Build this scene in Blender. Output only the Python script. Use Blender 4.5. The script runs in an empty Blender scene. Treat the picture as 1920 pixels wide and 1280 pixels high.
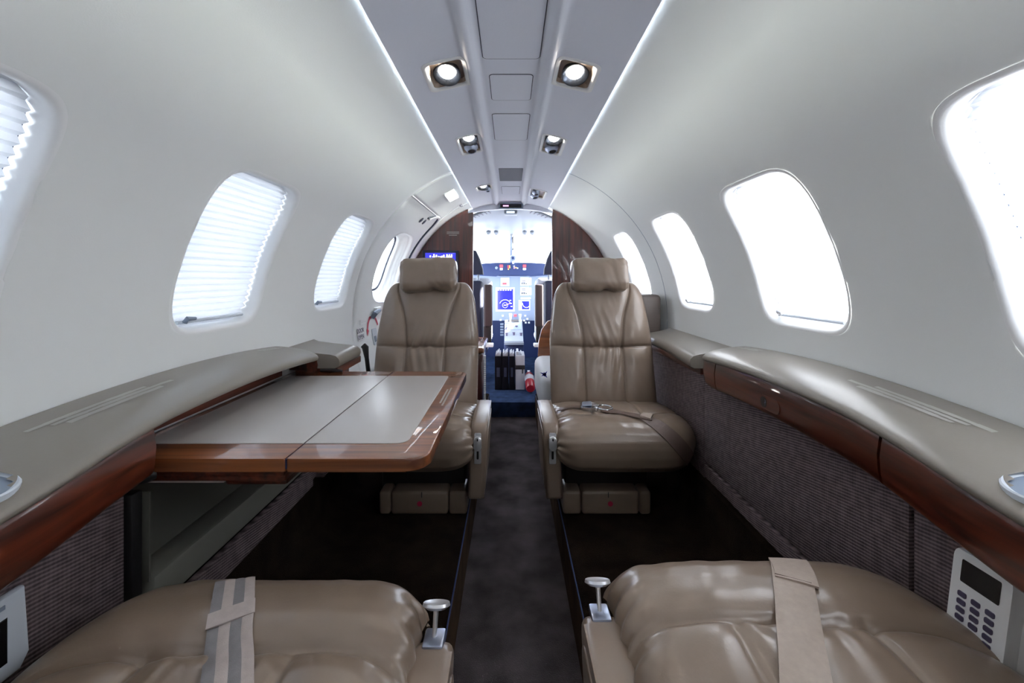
import bpy, bmesh, math, random
from mathutils import Vector, Matrix, noise
from mathutils.bvhtree import BVHTree
random.seed(4)
C = bpy.context.scene.collection
PI = math.pi
R, ZC, CAMZ = 0.72, 0.76, 0.95      # cabin radius, fuselage axis height, eye height
F, CX, CY = 800.0, 957.0, 520.0     # focal length and principal point in pixels (1920 wide)
def at(px, py, d):                  # a pixel of the photograph at depth d
    return Vector(((px-CX)/F*d, d, CAMZ-(py-CY)/F*d))
def sm(t): t = max(0., min(1., t)); return t*t*(3-2*t)
def nz(x, y, z=0.): return noise.noise(Vector((x, y, z)))

# ------------------------------------------------------------------ materials
def new_mat(name):
    m = bpy.data.materials.new(name); m.use_nodes = True
    return m, m.node_tree, m.node_tree.nodes['Principled BSDF']
def mat(name, col, rough=.5, metal=0., coat=0., bump=0., bscale=200., vary=0., vscale=8., spec=.5, emit=None, sheen=0., bdist=.002, coatr=.04):
    m, nt, b = new_mat(name)
    b.inputs['Base Color'].default_value = (*col, 1)
    b.inputs['Roughness'].default_value = rough
    b.inputs['Metallic'].default_value = metal
    b.inputs['Specular IOR Level'].default_value = spec
    b.inputs['Coat Weight'].default_value = coat
    b.inputs['Coat Roughness'].default_value = coatr
    b.inputs['Sheen Weight'].default_value = sheen
    if emit:
        b.inputs['Emission Color'].default_value = (*emit[0], 1); b.inputs['Emission Strength'].default_value = emit[1]
    g = nt.nodes.new('ShaderNodeNewGeometry')
    if bump:
        n = nt.nodes.new('ShaderNodeTexNoise'); n.inputs['Scale'].default_value = bscale; n.inputs['Detail'].default_value = 4
        bp = nt.nodes.new('ShaderNodeBump'); bp.inputs['Strength'].default_value = bump; bp.inputs['Distance'].default_value = bdist
        nt.links.new(g.outputs['Position'], n.inputs['Vector']); nt.links.new(n.outputs['Fac'], bp.inputs['Height'])
        nt.links.new(bp.outputs['Normal'], b.inputs['Normal'])
    if vary:
        n = nt.nodes.new('ShaderNodeTexNoise'); n.inputs['Scale'].default_value = vscale; n.inputs['Detail'].default_value = 6
        r = nt.nodes.new('ShaderNodeValToRGB')
        r.color_ramp.elements[0].position = .3; r.color_ramp.elements[1].position = .7
        r.color_ramp.elements[0].color = (*[c*(1-vary) for c in col], 1); r.color_ramp.elements[1].color = (*[min(1, c*(1+vary)) for c in col], 1)
        nt.links.new(g.outputs['Position'], n.inputs['Vector']); nt.links.new(n.outputs['Fac'], r.inputs['Fac'])
        nt.links.new(r.outputs['Color'], b.inputs['Base Color'])
    return m
def wood(name, dark, light, axis='Y', coat=1.0, rough=.35):
    m, nt, b = new_mat(name)
    g = nt.nodes.new('ShaderNodeNewGeometry'); mp = nt.nodes.new('ShaderNodeMapping')
    s = {'Y': (60, 3.0, 60), 'Z': (60, 60, 3.0), 'X': (3, 60, 60)}[axis]
    mp.inputs['Scale'].default_value = s
    n = nt.nodes.new('ShaderNodeTexNoise'); n.inputs['Scale'].default_value = 1.; n.inputs['Detail'].default_value = 8; n.inputs['Distortion'].default_value = .6
    r = nt.nodes.new('ShaderNodeValToRGB'); r.color_ramp.elements[0].position = .32; r.color_ramp.elements[1].position = .68
    r.color_ramp.elements[0].color = (*dark, 1); r.color_ramp.elements[1].color = (*light, 1)
    nt.links.new(g.outputs['Position'], mp.inputs['Vector']); nt.links.new(mp.outputs['Vector'], n.inputs['Vector'])
    nt.links.new(n.outputs['Fac'], r.inputs['Fac']); nt.links.new(r.outputs['Color'], b.inputs['Base Color'])
    b.inputs['Roughness'].default_value = rough; b.inputs['Coat Weight'].default_value = coat; b.inputs['Coat Roughness'].default_value = .02
    return m
def weave(name, c1, c2):
    m, nt, b = new_mat(name)
    g = nt.nodes.new('ShaderNodeNewGeometry'); sp = nt.nodes.new('ShaderNodeSeparateXYZ')
    nt.links.new(g.outputs['Position'], sp.inputs[0])
    def wave(out, sc):
        a = nt.nodes.new('ShaderNodeMath'); a.operation = 'MULTIPLY'; a.inputs[1].default_value = sc
        nt.links.new(out, a.inputs[0]); s = nt.nodes.new('ShaderNodeMath'); s.operation = 'SINE'; nt.links.new(a.outputs[0], s.inputs[0])
        return s.outputs[0]
    skew = nt.nodes.new('ShaderNodeMath'); skew.operation = 'MULTIPLY_ADD'; skew.inputs[1].default_value = .18
    nt.links.new(sp.outputs['Y'], skew.inputs[0]); nt.links.new(sp.outputs['Z'], skew.inputs[2])
    wz = wave(skew.outputs[0], 2*PI/.0058); wy = wave(sp.outputs['Y'], 2*PI/.0058)
    n = nt.nodes.new('ShaderNodeTexNoise'); n.inputs['Scale'].default_value = 55; n.inputs['Detail'].default_value = 5
    nt.links.new(g.outputs['Position'], n.inputs['Vector'])
    h = nt.nodes.new('ShaderNodeMath'); h.operation = 'MULTIPLY_ADD'; h.inputs[1].default_value = .30; h.inputs[2].default_value = 0.
    nt.links.new(wz, h.inputs[0])
    h1 = nt.nodes.new('ShaderNodeMath'); h1.operation = 'MULTIPLY_ADD'; h1.inputs[1].default_value = .05
    nt.links.new(wy, h1.inputs[0]); nt.links.new(h.outputs[0], h1.inputs[2])
    h2 = nt.nodes.new('ShaderNodeMath'); h2.operation = 'ADD'; nt.links.new(h1.outputs[0], h2.inputs[0]); nt.links.new(n.outputs['Fac'], h2.inputs[1])
    r = nt.nodes.new('ShaderNodeValToRGB'); r.color_ramp.elements[0].position = .15; r.color_ramp.elements[1].position = .85
    r.color_ramp.elements[0].color = (*c1, 1); r.color_ramp.elements[1].color = (*c2, 1)
    nt.links.new(h2.outputs[0], r.inputs['Fac']); nt.links.new(r.outputs['Color'], b.inputs['Base Color'])
    bp = nt.nodes.new('ShaderNodeBump'); bp.inputs['Strength'].default_value = .6; bp.inputs['Distance'].default_value = .002
    nt.links.new(h2.outputs[0], bp.inputs['Height']); nt.links.new(bp.outputs['Normal'], b.inputs['Normal'])
    b.inputs['Roughness'].default_value = .9
    return m
def blind_mat():
    m, nt, b = new_mat('pleated_blind_fabric')
    out = nt.nodes['Material Output']; nt.nodes.remove(b)
    d = nt.nodes.new('ShaderNodeBsdfDiffuse'); d.inputs['Color'].default_value = (.82, .84, .88, 1)
    t = nt.nodes.new('ShaderNodeBsdfTranslucent'); t.inputs['Color'].default_value = (.78, .80, .83, 1)
    mx = nt.nodes.new('ShaderNodeMixShader'); mx.inputs[0].default_value = .09
    nt.links.new(d.outputs[0], mx.inputs[1]); nt.links.new(t.outputs[0], mx.inputs[2]); nt.links.new(mx.outputs[0], out.inputs['Surface'])
    return m
def glass_mat():
    m, nt, b = new_mat('window_glass')
    out = nt.nodes['Material Output']; nt.nodes.remove(b)
    t = nt.nodes.new('ShaderNodeBsdfTransparent'); t.inputs['Color'].default_value = (.95, .97, 1, 1)
    gl = nt.nodes.new('ShaderNodeBsdfGlossy'); gl.inputs['Roughness'].default_value = .02
    mx = nt.nodes.new('ShaderNodeMixShader'); mx.inputs[0].default_value = .05
    nt.links.new(t.outputs[0], mx.inputs[1]); nt.links.new(gl.outputs[0], mx.inputs[2]); nt.links.new(mx.outputs[0], out.inputs['Surface'])
    return m
def belt_mat(name, c1, c2):
    return mat(name, c1, .42, bump=.25, bscale=900, vary=.06, vscale=120)
M = dict(
    binder=mat('binder_cloth', (.004, .004, .007), .9, spec=.08),
    wall=mat('wall_liner_vinyl', (.76, .78, .78), .55, bump=.12, bscale=420, bdist=.001),
    frame=mat('window_frame_plastic', (.80, .81, .82), .4),
    gasket=mat('dark_gasket', (.03, .04, .07), .6),
    ceil=mat('headliner_vinyl', (.70, .73, .82), .6, bump=.15, bscale=160, bdist=.002),
    blind=blind_mat(), glass=glass_mat(),
    leather=mat('taupe_leather', (.212, .158, .120), .30, bump=.16, bscale=300, vary=.05, vscale=14, bdist=.001, coat=.35, coatr=.22),
    ledge_leather=mat('ledge_leather', (.205, .185, .162), .36, bump=.08, bscale=300, bdist=.001, coat=.3, coatr=.25),
    dark_leather=mat('brown_leather', (.12, .095, .085), .45, bump=.15, bscale=300),
    armwrap=mat('armrest_leather', (.22, .163, .126), .32, bump=.08, bscale=300, bdist=.001, coat=.3, coatr=.22),
    wood=wood('gloss_mahogany', (.026, .005, .002), (.120, .022, .008), 'Y', .55),
    table=wood('gloss_walnut', (.10, .026, .008), (.28, .090, .028), 'X'),
    bulk=wood('bulkhead_mahogany', (.026, .005, .005), (.095, .018, .014), 'Z', 1., .3),
    inset=mat('table_inset_leather', (.47, .45, .445), .32, bump=.2, bscale=500, bdist=.0008),
    fabric=weave('ribbed_panel_fabric', (.046, .033, .038), (.185, .138, .148)),
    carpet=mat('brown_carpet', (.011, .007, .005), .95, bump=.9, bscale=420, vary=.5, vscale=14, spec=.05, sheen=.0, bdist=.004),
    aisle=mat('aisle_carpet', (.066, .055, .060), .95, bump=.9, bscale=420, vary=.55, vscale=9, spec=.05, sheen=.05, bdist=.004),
    blue_carpet=mat('cockpit_carpet', (.018, .034, .080), .95, bump=.6, bscale=400, vary=.35, vscale=20, spec=.1),
    black=mat('black_plastic', (.010, .010, .012), .45),
    olive=mat('olive_liner', (.105, .105, .092), .6, bump=.05),
    olive2=mat('olive_sill', (.17, .17, .15), .5),
    chrome=mat('brushed_chrome', (.80, .81, .84), .28, .75),
    gimbal=mat('gimbal_metal', (.11, .13, .17), .25, .9),
    polish=mat('polished_chrome', (.55, .56, .60), .12, 1.),
    satin=mat('satin_metal', (.42, .47, .60), .3, .9),
    white=mat('white_plastic', (.80, .81, .82), .35),
    grey=mat('pale_grey_plastic', (.56, .61, .68), .4),
    slate=mat('slate_plastic', (.20, .25, .33), .45),
    tan=mat('tan_light_bezel', (.30, .22, .165), .40, .2),
    speaker=mat('speaker_grille', (.20, .21, .25), .8, bump=.5, bscale=900),
    navy=mat('navy_upholstery', (.008, .012, .035), .6, bump=.2, bscale=200),
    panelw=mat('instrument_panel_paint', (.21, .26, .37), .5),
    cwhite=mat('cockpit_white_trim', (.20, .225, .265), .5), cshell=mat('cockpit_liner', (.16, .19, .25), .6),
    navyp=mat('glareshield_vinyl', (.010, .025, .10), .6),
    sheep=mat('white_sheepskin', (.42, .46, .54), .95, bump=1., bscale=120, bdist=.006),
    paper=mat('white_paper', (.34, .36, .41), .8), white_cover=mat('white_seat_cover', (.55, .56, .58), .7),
    pilot_arm=mat('pilot_armrest_vinyl', (.040, .028, .030), .5),
    red=mat('red_paint', (.22, .006, .014), .3),
    redmark=mat('red_placard_ink', (.42, .01, .05), .5),
    ink=mat('placard_ink', (.06, .05, .10), .6),
    decal=mat('pale_print_and_marks', (.36, .35, .33), .45),
    screen_dark=mat('dark_screen', (.004, .004, .006), .12),
    belt=belt_mat('beige_webbing', (.36, .29, .245), None),
    belt_brown=belt_mat('brown_webbing', (.13, .088, .074), None),
    belt_light=belt_mat('pale_webbing_stripe', (.42, .36, .34), None),
    belt_dark=belt_mat('grey_webbing_stripe', (.20, .19, .20), None),
    lamp=mat('lamp_lens', (1, 1, 1), .4, emit=((1., .88, .74), 45.)),
    cove=mat('cove_light_strip', (1, 1, 1), .4, emit=((.95, 1., .90), 115.)),
    emlight=mat('lit_lens', (1, 1, 1), .4, emit=((.95, .97, 1.), 2.)),
    scr_blue=mat('blue_screen', (.005, .008, .05), .15, emit=((.03, .03, .42), .9)),
    scr_white=mat('screen_white', (.3, .3, .3), .3, emit=((.9, .93, 1.), 1.6)),
    scr_pink=mat('screen_magenta', (.2, .05, .2), .3, emit=((.9, .3, .9), 1.6)),
    scr_amber=mat('annunciator_amber', (.2, .1, .02), .3, emit=((1., .5, .12), 1.5)),
    scr_red=mat('annunciator_red', (.2, .02, .02), .3, emit=((.9, .08, .12), 1.2)),
    scr_pale=mat('gauge_face', (.4, .45, .5), .3, emit=((.6, .75, .9), .8)),
    green=mat('green_key', (.02, .22, .20), .4), redkey=mat('red_key', (.35, .03, .05), .4),
    blueprint=mat('blue_print', (.05, .06, .55), .6),
    apron=mat('concrete_apron', (.24, .25, .26), .9),
    lit_riser=mat('lit_riser_carpet', (.050, .030, .019), .95, bump=.6, bscale=420, vary=.4, vscale=12, spec=.05),  # carpet brown raised to paint in the light falling on the riser
)

# ------------------------------------------------------------------ object helpers
def tag(o, label=None, cat=None, group=None, kind=None):
    for k, v in (('label', label), ('category', cat), ('group', group), ('kind', kind)):
        if v: o[k] = v
    return o
def thing(name, loc, label, cat, group=None, kind=None):
    o = bpy.data.objects.new(name, None); C.objects.link(o); o.location = loc; o.empty_display_size = .05
    return tag(o, label, cat, group, kind)
def wloc(o):
    v = Vector(o.location)
    while o.parent: break
    return v
class B:                                   # gathers shapes in world coordinates; obj() links them as one mesh
    def __init__(s): s.bm = bmesh.new()
    def grid(s, rows, close_u=False, close_v=False):
        vs = [[s.bm.verts.new(p) for p in r] for r in rows]
        nu, nv = len(vs), len(vs[0])
        for i in range(nu if close_u else nu-1):
            for j in range(nv if close_v else nv-1):
                a, b, c, d = vs[i][j], vs[(i+1) % nu][j], vs[(i+1) % nu][(j+1) % nv], vs[i][(j+1) % nv]
                try: s.bm.faces.new((a, b, c, d))
                except ValueError: pass
        return vs
    def cap(s, ring):
        try: s.bm.faces.new(ring)
        except ValueError: pass
    def box(s, lo, hi, bevel=0., seg=2, mtx=None, shear=None):
        t = bmesh.new(); bmesh.ops.create_cube(t, size=1)
        lo, hi = Vector(lo), Vector(hi)
        for v in t.verts: v.co = Vector((lo[i]+(v.co[i]+.5)*(hi[i]-lo[i]) for i in range(3)))
        if bevel: bmesh.ops.bevel(t, geom=list(t.edges), offset=min(bevel, .49*min(hi[i]-lo[i] for i in range(3))), segments=seg, profile=.5, affect='EDGES')
        s.merge(t, mtx); return s
    def merge(s, t, mtx=None):
        mp = {}
        for v in t.verts: mp[v] = s.bm.verts.new(mtx @ v.co if mtx is not None else v.co)
        for f in t.faces:
            try: s.bm.faces.new([mp[v] for v in f.verts])
            except ValueError: pass
        t.free()
    def prism(s, poly, fn, d0, d1, bevel=0., seg=3):   # poly in 2D, fn(u, v, d) -> point
        t = bmesh.new()
        a = [t.verts.new((p[0], p[1], d0)) for p in poly]; b = [t.verts.new((p[0], p[1], d1)) for p in poly]
        n = len(poly); fa = t.faces.new(a); fb = t.faces.new(b[::-1])
        for i in range(n): t.faces.new((a[i], b[i], b[(i+1) % n], a[(i+1) % n]))
        if bevel:
            es = [e for e in t.edges if e in set(fa.edges) | set(fb.edges)]
            bmesh.ops.bevel(t, geom=es, offset=bevel, segments=seg, profile=.5, affect='EDGES')
        for v in t.verts: v.co = fn(*v.co)
        s.merge(t); return s
    def tube(s, pts, r, n=10, closed=False):
        pts = [Vector(p) for p in pts]; rows = []; m = len(pts)
        up = Vector((0, 0, 1))
        for i, p in enumerate(pts):
            d = (pts[(i+1) % m]-pts[i-1]) if closed else (pts[min(i+1, m-1)]-pts[max(i-1, 0)])
            d.normalize(); x = d.cross(up)
            if x.length < 1e-3: x = d.cross(Vector((1, 0, 0)))
            x.normalize(); y = d.cross(x)
            rr = r[i] if isinstance(r, (list, tuple)) else r
            rows.append([p+(x*math.cos(a*2*PI/n)+y*math.sin(a*2*PI/n))*rr for a in range(n)])
        vs = s.grid(rows, closed, True)
        if not closed: s.cap(vs[0][::-1]); s.cap(vs[-1])
        return s
    def cyl(s, p0, p1, r0, r1=None, n=20): return s.tube([p0, p1], [r0, r0 if r1 is None else r1], n)
    def lathe(s, c, axis, prof, n=28, sx=1.):            # prof: (radius, height along axis)
        c, axis = Vector(c), Vector(axis).normalized()
        x = axis.cross(Vector((0, 1, 0)));
        if x.length < 1e-2: x = axis.cross(Vector((1, 0, 0)))
        x.normalize(); y = axis.cross(x)
        rows = [[c+axis*h+(x*math.cos(k*2*PI/n)*sx+y*math.sin(k*2*PI/n))*r for k in range(n)] for r, h in prof]
        vs = s.grid(rows, False, True)
        if prof[0][0] > 1e-5: s.cap(vs[0][::-1])
        if prof[-1][0] > 1e-5: s.cap(vs[-1])
        return s
    def ribbon(s, pts, nrm, side, w, th):
        top, rows = [], []
        for i, p in enumerate(pts):
            p, n = Vector(p), Vector(nrm[i]).normalized(); sd = Vector(side[i]).normalized()
            sd = (sd-n*sd.dot(n)).normalized()
            rows.append([p-sd*w/2, p-sd*w/2+n*th, p-sd*w/6+n*th*1.25, p+sd*w/6+n*th*1.25, p+sd*w/2+n*th, p+sd*w/2])
        vs = s.grid(rows, False, True); s.cap(vs[0]); s.cap(vs[-1][::-1]); return s
    def obj(s, name, m, parent=None, smooth=True, angle=40, label=None, merge=1e-5):
        bmesh.ops.remove_doubles(s.bm, verts=s.bm.verts, dist=merge)
        bmesh.ops.recalc_face_normals(s.bm, faces=s.bm.faces)
        me = bpy.data.meshes.new(name); s.bm.to_mesh(me); s.bm.free()
        me.materials.append(M[m] if isinstance(m, str) else m)
        if smooth:
            for p in me.polygons: p.use_smooth = True
            if angle < 180: me.set_sharp_from_angle(angle=math.radians(angle))
        o = bpy.data.objects.new(name, me); C.objects.link(o)
        if parent is not None:
            o.parent = parent
            if parent.type == 'EMPTY': o.matrix_parent_inverse = Matrix.Translation(-Vector(parent.location))
        if label: o['label'] = label
        return o
def rrect(w, h, r, n=5, cx=0., cy=0.):
    out = []
    for sx, sy, a0 in ((1, 1, 0), (-1, 1, 90), (-1, -1, 180), (1, -1, 270)):
        for k in range(n+1):
            a = math.radians(a0+90*k/n)
            out.append((cx+sx*(w/2-r)+r*math.cos(a), cy+sy*(h/2-r)+r*math.sin(a)))
    return out
def cylp(s, y, th, r=R):                   # a point of the cabin cylinder: side s, station y, angle th (degrees above the axis)
    a = math.radians(th); return Vector((s*r*math.cos(a), y, ZC+r*math.sin(a)))
def superell(phi, a, b, n=5.4):
    c, s_ = math.cos(phi), math.sin(phi)
    return (a*math.copysign(abs(c)**(2/n), c), b*math.copysign(abs(s_)**(2/n), s_))

# ------------------------------------------------------------------ cabin walls and windows
WA, WB, WTH = .155, .188, 20.8             # half width, half arc height, mid angle of a window
DEG = math.degrees(1/R)                    # degrees per metre of arc
TH0, TH1 = -6., 48.
WIN = {-1: [-.92, -.28, .420, 1.052, 1.700], 1: [-.90, -.27, .448, 1.052, 1.650, 2.310]}
BOUND = {-1: [-1.28, -.60, .04, .715, 1.375, 1.945], 1: [-1.28, -.58, .06, .72, 1.35, 1.955, 2.94]}
NX, NT = 20, 20
def patch(b, s, y0, y1, th0, th1, wy, wth, wa, wb, hole=1.06, r=R, ne=5.4):
    hx, hy = (y1-y0)/2, (th1-th0)/2/DEG
    bd = [(y0+(y1-y0)*k/NX, th0) for k in range(NX)] + [(y1, th0+(th1-th0)*k/NT) for k in range(NT)] + \
         [(y1-(y1-y0)*k/NX, th1) for k in range(NX)] + [(y0, th1-(th1-th0)*k/NT) for k in range(NT)]
    rows = []
    for f in (0, .04, .1, .18, .28, .4, .55, .75, 1):
        row = []
        for (y, t) in bd:
            phi = math.atan2((t-(th0+th1)/2)/DEG/hy, (y-(y0+y1)/2)/hx)
            # a denser spread of directions: use the superellipse of the patch itself
            ex, ey = superell(phi, wa*hole, wb*hole, ne)
            yy, tt = wy+ex, wth+ey*DEG
            row.append(cylp(s, yy+(y-yy)*f, tt+(t-tt)*f, r))
        rows.append(row)
    b.grid(rows, False, True)
def band(b, s, y0, y1, th0, th1, nth, r=R, nx=NX):
    b.grid([[cylp(s, y0+(y1-y0)*k/nx, th0+(th1-th0)*j/nth, r) for k in range(nx+1)] for j in range(nth+1)])
def thicken(o, t, off=1.):
    m = o.modifiers.new('thickness', 'SOLIDIFY'); m.thickness = t; m.offset = off; return o
THTOP, THLOW = 75., -22.
walls = {}
for s, nm in ((-1, 'wall_left'), (1, 'wall_right')):
    b = B()
    bd = BOUND[s]
    for i, wy in enumerate(WIN[s]):
        patch(b, s, bd[i], bd[i+1], TH0, TH1, wy, WTH, WA, WB)
        band(b, s, bd[i], bd[i+1], TH1, THTOP, 14); band(b, s, bd[i], bd[i+1], THLOW, TH0, 12)
    if s == -1:
        band(b, s, 1.945, 2.74, 51, THTOP, 12); band(b, s, 2.74, 2.94, THLOW, THTOP, 50, nx=6)
    band(b, s, -1.3, bd[0], THLOW, THTOP, 50, nx=8)
    o = b.obj(nm, 'wall', angle=180, merge=2e-4); tag(o, kind='structure')
    # the liner faces inwards: give it a skin thickness away from the cabin
    o.data.update()
    inward = sum((p.normal.x*-s)*p.area for p in o.data.polygons)
    if inward < 0: o.data.flip_normals()
    thicken(o, .006, -1.); walls[s] = o
# a seam in the right-hand liner
b = B(); b.tube([cylp(1, 1.957, t, R-.0003) for t in range(-4, 69)], .0011, 6); tag(b.obj('trim_1', 'slate'), kind='structure')

def window(idx, s, wy, wth=WTH, wa=WA, wb=WB, prof=None, ne=5.4, rb=R):
    w = thing('window_%d' % idx, cylp(s, wy, wth), None, None, kind='structure')
    prof = prof or [(1.08, -.0003), (1.06, -.0006), (1.035, .0008), (1.015, .005), (1.003, .012), (.997, .022), (.990, .040)]
    n = 112
    def ring(sc, dr):
        out = []
        for k in range(n):
            ph = 2*PI*k/n; ex, ey = superell(ph, wa*sc if sc > .5 else wa, wb*sc, ne)
            g = .0 if sc <= 1 else (sc-1)*(wb-wa)*0
            out.append(cylp(s, wy+ex, wth+ey*DEG, rb+dr))
        return out
    b = B(); b.grid([ring(sc, dr) for sc, dr in prof], False, True); b.obj('window_frame', 'frame', w, angle=180)
    last = prof[-1]
    b = B(); b.grid([ring(last[0], last[1]), ring(last[0]-.012, last[1]+.001), ring(last[0]-.05, last[1]+.001), ring(last[0]-.05, last[1]+.006)], False, True); b.obj('gasket', 'gasket', w, angle=30)
    b = B(); vs = b.grid([ring(last[0]-.03, last[1]+.004), ring(.6, last[1]+.004), ring(.3, last[1]+.004)], False, True); b.cap(vs[-1]); b.obj('pane', 'glass', w, angle=180)
    return w
NP = 24
def blind(s, wy, label, group):
    th0, th1 = WTH-WB*DEG*.985, WTH+WB*DEG*.985
    bl = thing('window_blind', cylp(s, wy, th0, R+.02), label, 'window blind', group)
    rows = []
    for i in range(NP*2+1):
        th = th0+(th1-th0)*i/(NP*2)
        v = (th-WTH)/(WB*DEG); half = WA*.965*(1-min(1, abs(v))**5.4)**(1/5.4) if abs(v) < .999 else 0
        half = max(half, .072)
        r = R+.033+(.0045 if i % 2 else -.0045)
        rows.append([cylp(s, wy-half+2*half*k/10, th, r) for k in range(11)])
    b = B(); b.grid(rows); b.obj('pleated_fabric', 'blind', bl, smooth=False)
    b = B(); tb = th0+.9
    pts = [cylp(s, wy-.115+.23*k/12, tb, R+.020) for k in range(13)]
    b.tube(pts, .0042, 8); b.obj('bottom_rail', 'grey', bl)
    b = B(); yb = wy-.098 if s < 0 else wy+.098
    p = cylp(s, yb, tb+.35, R+.014)
    b.tube([p+Vector((0, 0, -.004)), p+Vector((-s*.006, 0, .004)), p+Vector((-s*.009, .020*(1 if s < 0 else -1), .003))], [.006, .006, .004], 8)
    b.obj('pull_tab', 'slate' if s < 0 else 'chrome', bl)
    return bl
wi = 1
names = {(-1, 1): 'translucent pleated blind in the left wall window at the frame edge, beside the cup holder',
         (-1, 2): 'white pleated blind with grey pull tab in the window above the table',
         (-1, 3): 'white pleated blind in the left wall window just behind the entry door',
         (1, 1): 'glowing white pleated blind in the right wall window cut by the frame edge',
         (1, 2): 'glowing white pleated blind in the right wall window above the long ledge middle',
         (1, 3): 'glowing white pleated blind above the short forward ledge, beyond the long right ledge',
         (1, 4): 'glowing pleated blind in the narrow window partly behind the right seat headrest'}
for s in (-1, 1):
    for i, wy in enumerate(WIN[s]):
        window(wi, s, wy); wi += 1
        if i > 0: blind(s, wy, names.get((s, i-1), 'white pleated blind in the %s window behind the camera' % ('left' if s < 0 else 'right')), 'pleated window blinds')   # aftmost pair, out of view, added without blinds to brighten the walls

# entry door on the left
RD = R+.003
door = thing('door_1', cylp(-1, 2.34, -22, RD), None, None, kind='structure')
b = B(); y0, y1 = 1.950, 2.735
patch(b, -1, y0, y1, -6, 48, 2.42, 20.5, .235, .200, 1.03, RD, 3.2); band(b, -1, y0, y1, -22, -6, 8, RD); b.grid([[cylp(-1, y0+(y1-y0)*k/NX, 48+3.8*j/6, RD-.0032*sm(j/6)) for k in range(NX+1)] for j in range(7)])
RO = RD+.004
for yy in (y0, y1): b.grid([[cylp(-1, yy+(.004 if yy == y1 else -.004)*q, t, RD-.003*q) for t in range(-22, 49, 2)] for q in (0, 1)])
o = b.obj('door_panel', 'wall', door, angle=180, merge=2e-4)
if sum(p.normal.x*p.area for p in o.data.polygons) < 0: o.data.flip_normals()
thicken(o, .02, -1)
window(wi, -1, 2.42, 20.5, .235, .200, [(1.04, -.001), (1.02, .002), (1.0, .010), (.97, .022), (.95, .024), (.94, .034), (.90, .038), (.88, .055), (.80, .060), (.78, .078)], 3.2, RD); wi += 1
b = B()     # dark seal and bright strip round the door edge
def door_edge(g, r):
    pts = [cylp(-1, 2.73+g, t, r) for t in range(-22, 44, 2)]
    pts += [cylp(-1, 2.73+g-.10*(1-math.cos(a)), 44+7.5*math.sin(a), r) for a in [k*PI/2/10 for k in range(11)]]
    pts += [cylp(-1, 2.63+g-.02*k, 51.5-.35*k*k*.2, r) for k in range(1, 8)]
    return pts
b.tube(door_edge(0, RD-.004), .006, 8); b.obj('door_seal', 'gasket', door)
b = B(); b.tube(door_edge(.018, R-.002), .010, 10); b.obj('door_frame', 'frame', door)
for px, py in ((770, 412), (787, 421)):
    d = 2.42 if px == 770 else 2.50
    b = B(); c = cylp(-1, d, 45.5, RD-.001); nrm = (Vector((0, d, ZC))-c)
    b.lathe(c, nrm, [(.018, 0), (.018, .002), (.012, .004), (0, .004)], 18); b.obj('latch_hole', 'gasket', door)
# door operating placard and handle
def text(s, loc, size, m, parent, name, rot, ext=.0004, align='CENTER'):
    cu = bpy.data.curves.new(name, 'FONT'); cu.body = s; cu.size = size; cu.extrude = ext; cu.align_x = align; cu.align_y = 'CENTER'
    o = bpy.data.objects.new(name, cu); C.objects.link(o); o.data.materials.append(M[m])
    dg = bpy.context.evaluated_depsgraph_get(); me = bpy.data.meshes.new_from_object(o.evaluated_get(dg))
    bpy.data.objects.remove(o); b = B(); b.bm.from_mesh(me)
    mt = Matrix.Translation(loc) @ rot
    for v in b.bm.verts: v.co = mt @ v.co
    return b.obj(name, m, parent, smooth=False)
def side_rot(s, th):           # local x runs along the wall, y up, z to the cabin
    a = math.radians(th); n = Vector((-s*math.cos(a), 0, -math.sin(a))); x = Vector((0, -s*1., 0)) * -1 if False else Vector((0, 1 if s < 0 else -1, 0))
    y = n.cross(x); return Matrix((x, y, n)).transposed().to_4x4()
def wallplate(b, s, y, th, w, h, r, t=.002): # a thin plate lying on the wall
    rt = Matrix.Translation(cylp(s, y, th, r)) @ side_rot(s, th)
    b.prism(rrect(w, h, min(w, h)*.12), lambda u, v, d: rt @ Vector((u, v, d)), 0, t)
    return rt
b = B(); wallplate(b, -1, 2.04, -5.2, .085, .030, RD-.002, .001); wallplate(b, -1, 2.04, -7.6, .085, .030, RD-.002, .001); b.obj('placard', 'white', door)
text('DOOR', cylp(-1, 2.04, -5.2, RD-.0035), .030, 'ink', door, 'lettering', side_rot(-1, -5.2))
text('OPEN', cylp(-1, 2.04, -7.6, RD-.0035), .030, 'ink', door, 'lettering', side_rot(-1, -7.6))
rt = Matrix.Translation(cylp(-1, 2.225, -6, RD-.003)) @ side_rot(-1, -6)
b = B(); arc = []
for k in range(15):
    a = math.radians(20+145*k/14); arc.append((a, .0055))
rows = [[rt @ Vector((math.cos(a)*(.085+q), math.sin(a)*(.085+q)-.02, 0)) for q in (-.009, .009)] for a, w in arc]
b.grid(rows)
a = math.radians(165); c = Vector((math.cos(a)*.085, math.sin(a)*.085-.02, 0)); tg = Vector((-math.sin(a), math.cos(a), 0)); nn = Vector((math.cos(a), math.sin(a), 0))
b.cap([b.bm.verts.new(rt @ p) for p in (c+nn*.018, c+tg*.032, c-nn*.018)])
b.obj('arrow_placard', 'redmark', door, smooth=False)
b = B(); rt2 = wallplate(b, -1, 2.235, -9.5, .07, .085, RD-.002, .004); b.obj('handle_plate', 'grey', door)
b = B(); b.prism(rrect(.028, .03, .003, cx=-.006, cy=-.012), lambda u, v, d: rt2 @ Vector((u, v, d)), .004, .006); b.obj('handle_pocket', 'slate', door)
b = B(); c = cylp(-1, 2.22, .8, RD-.02)
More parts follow.
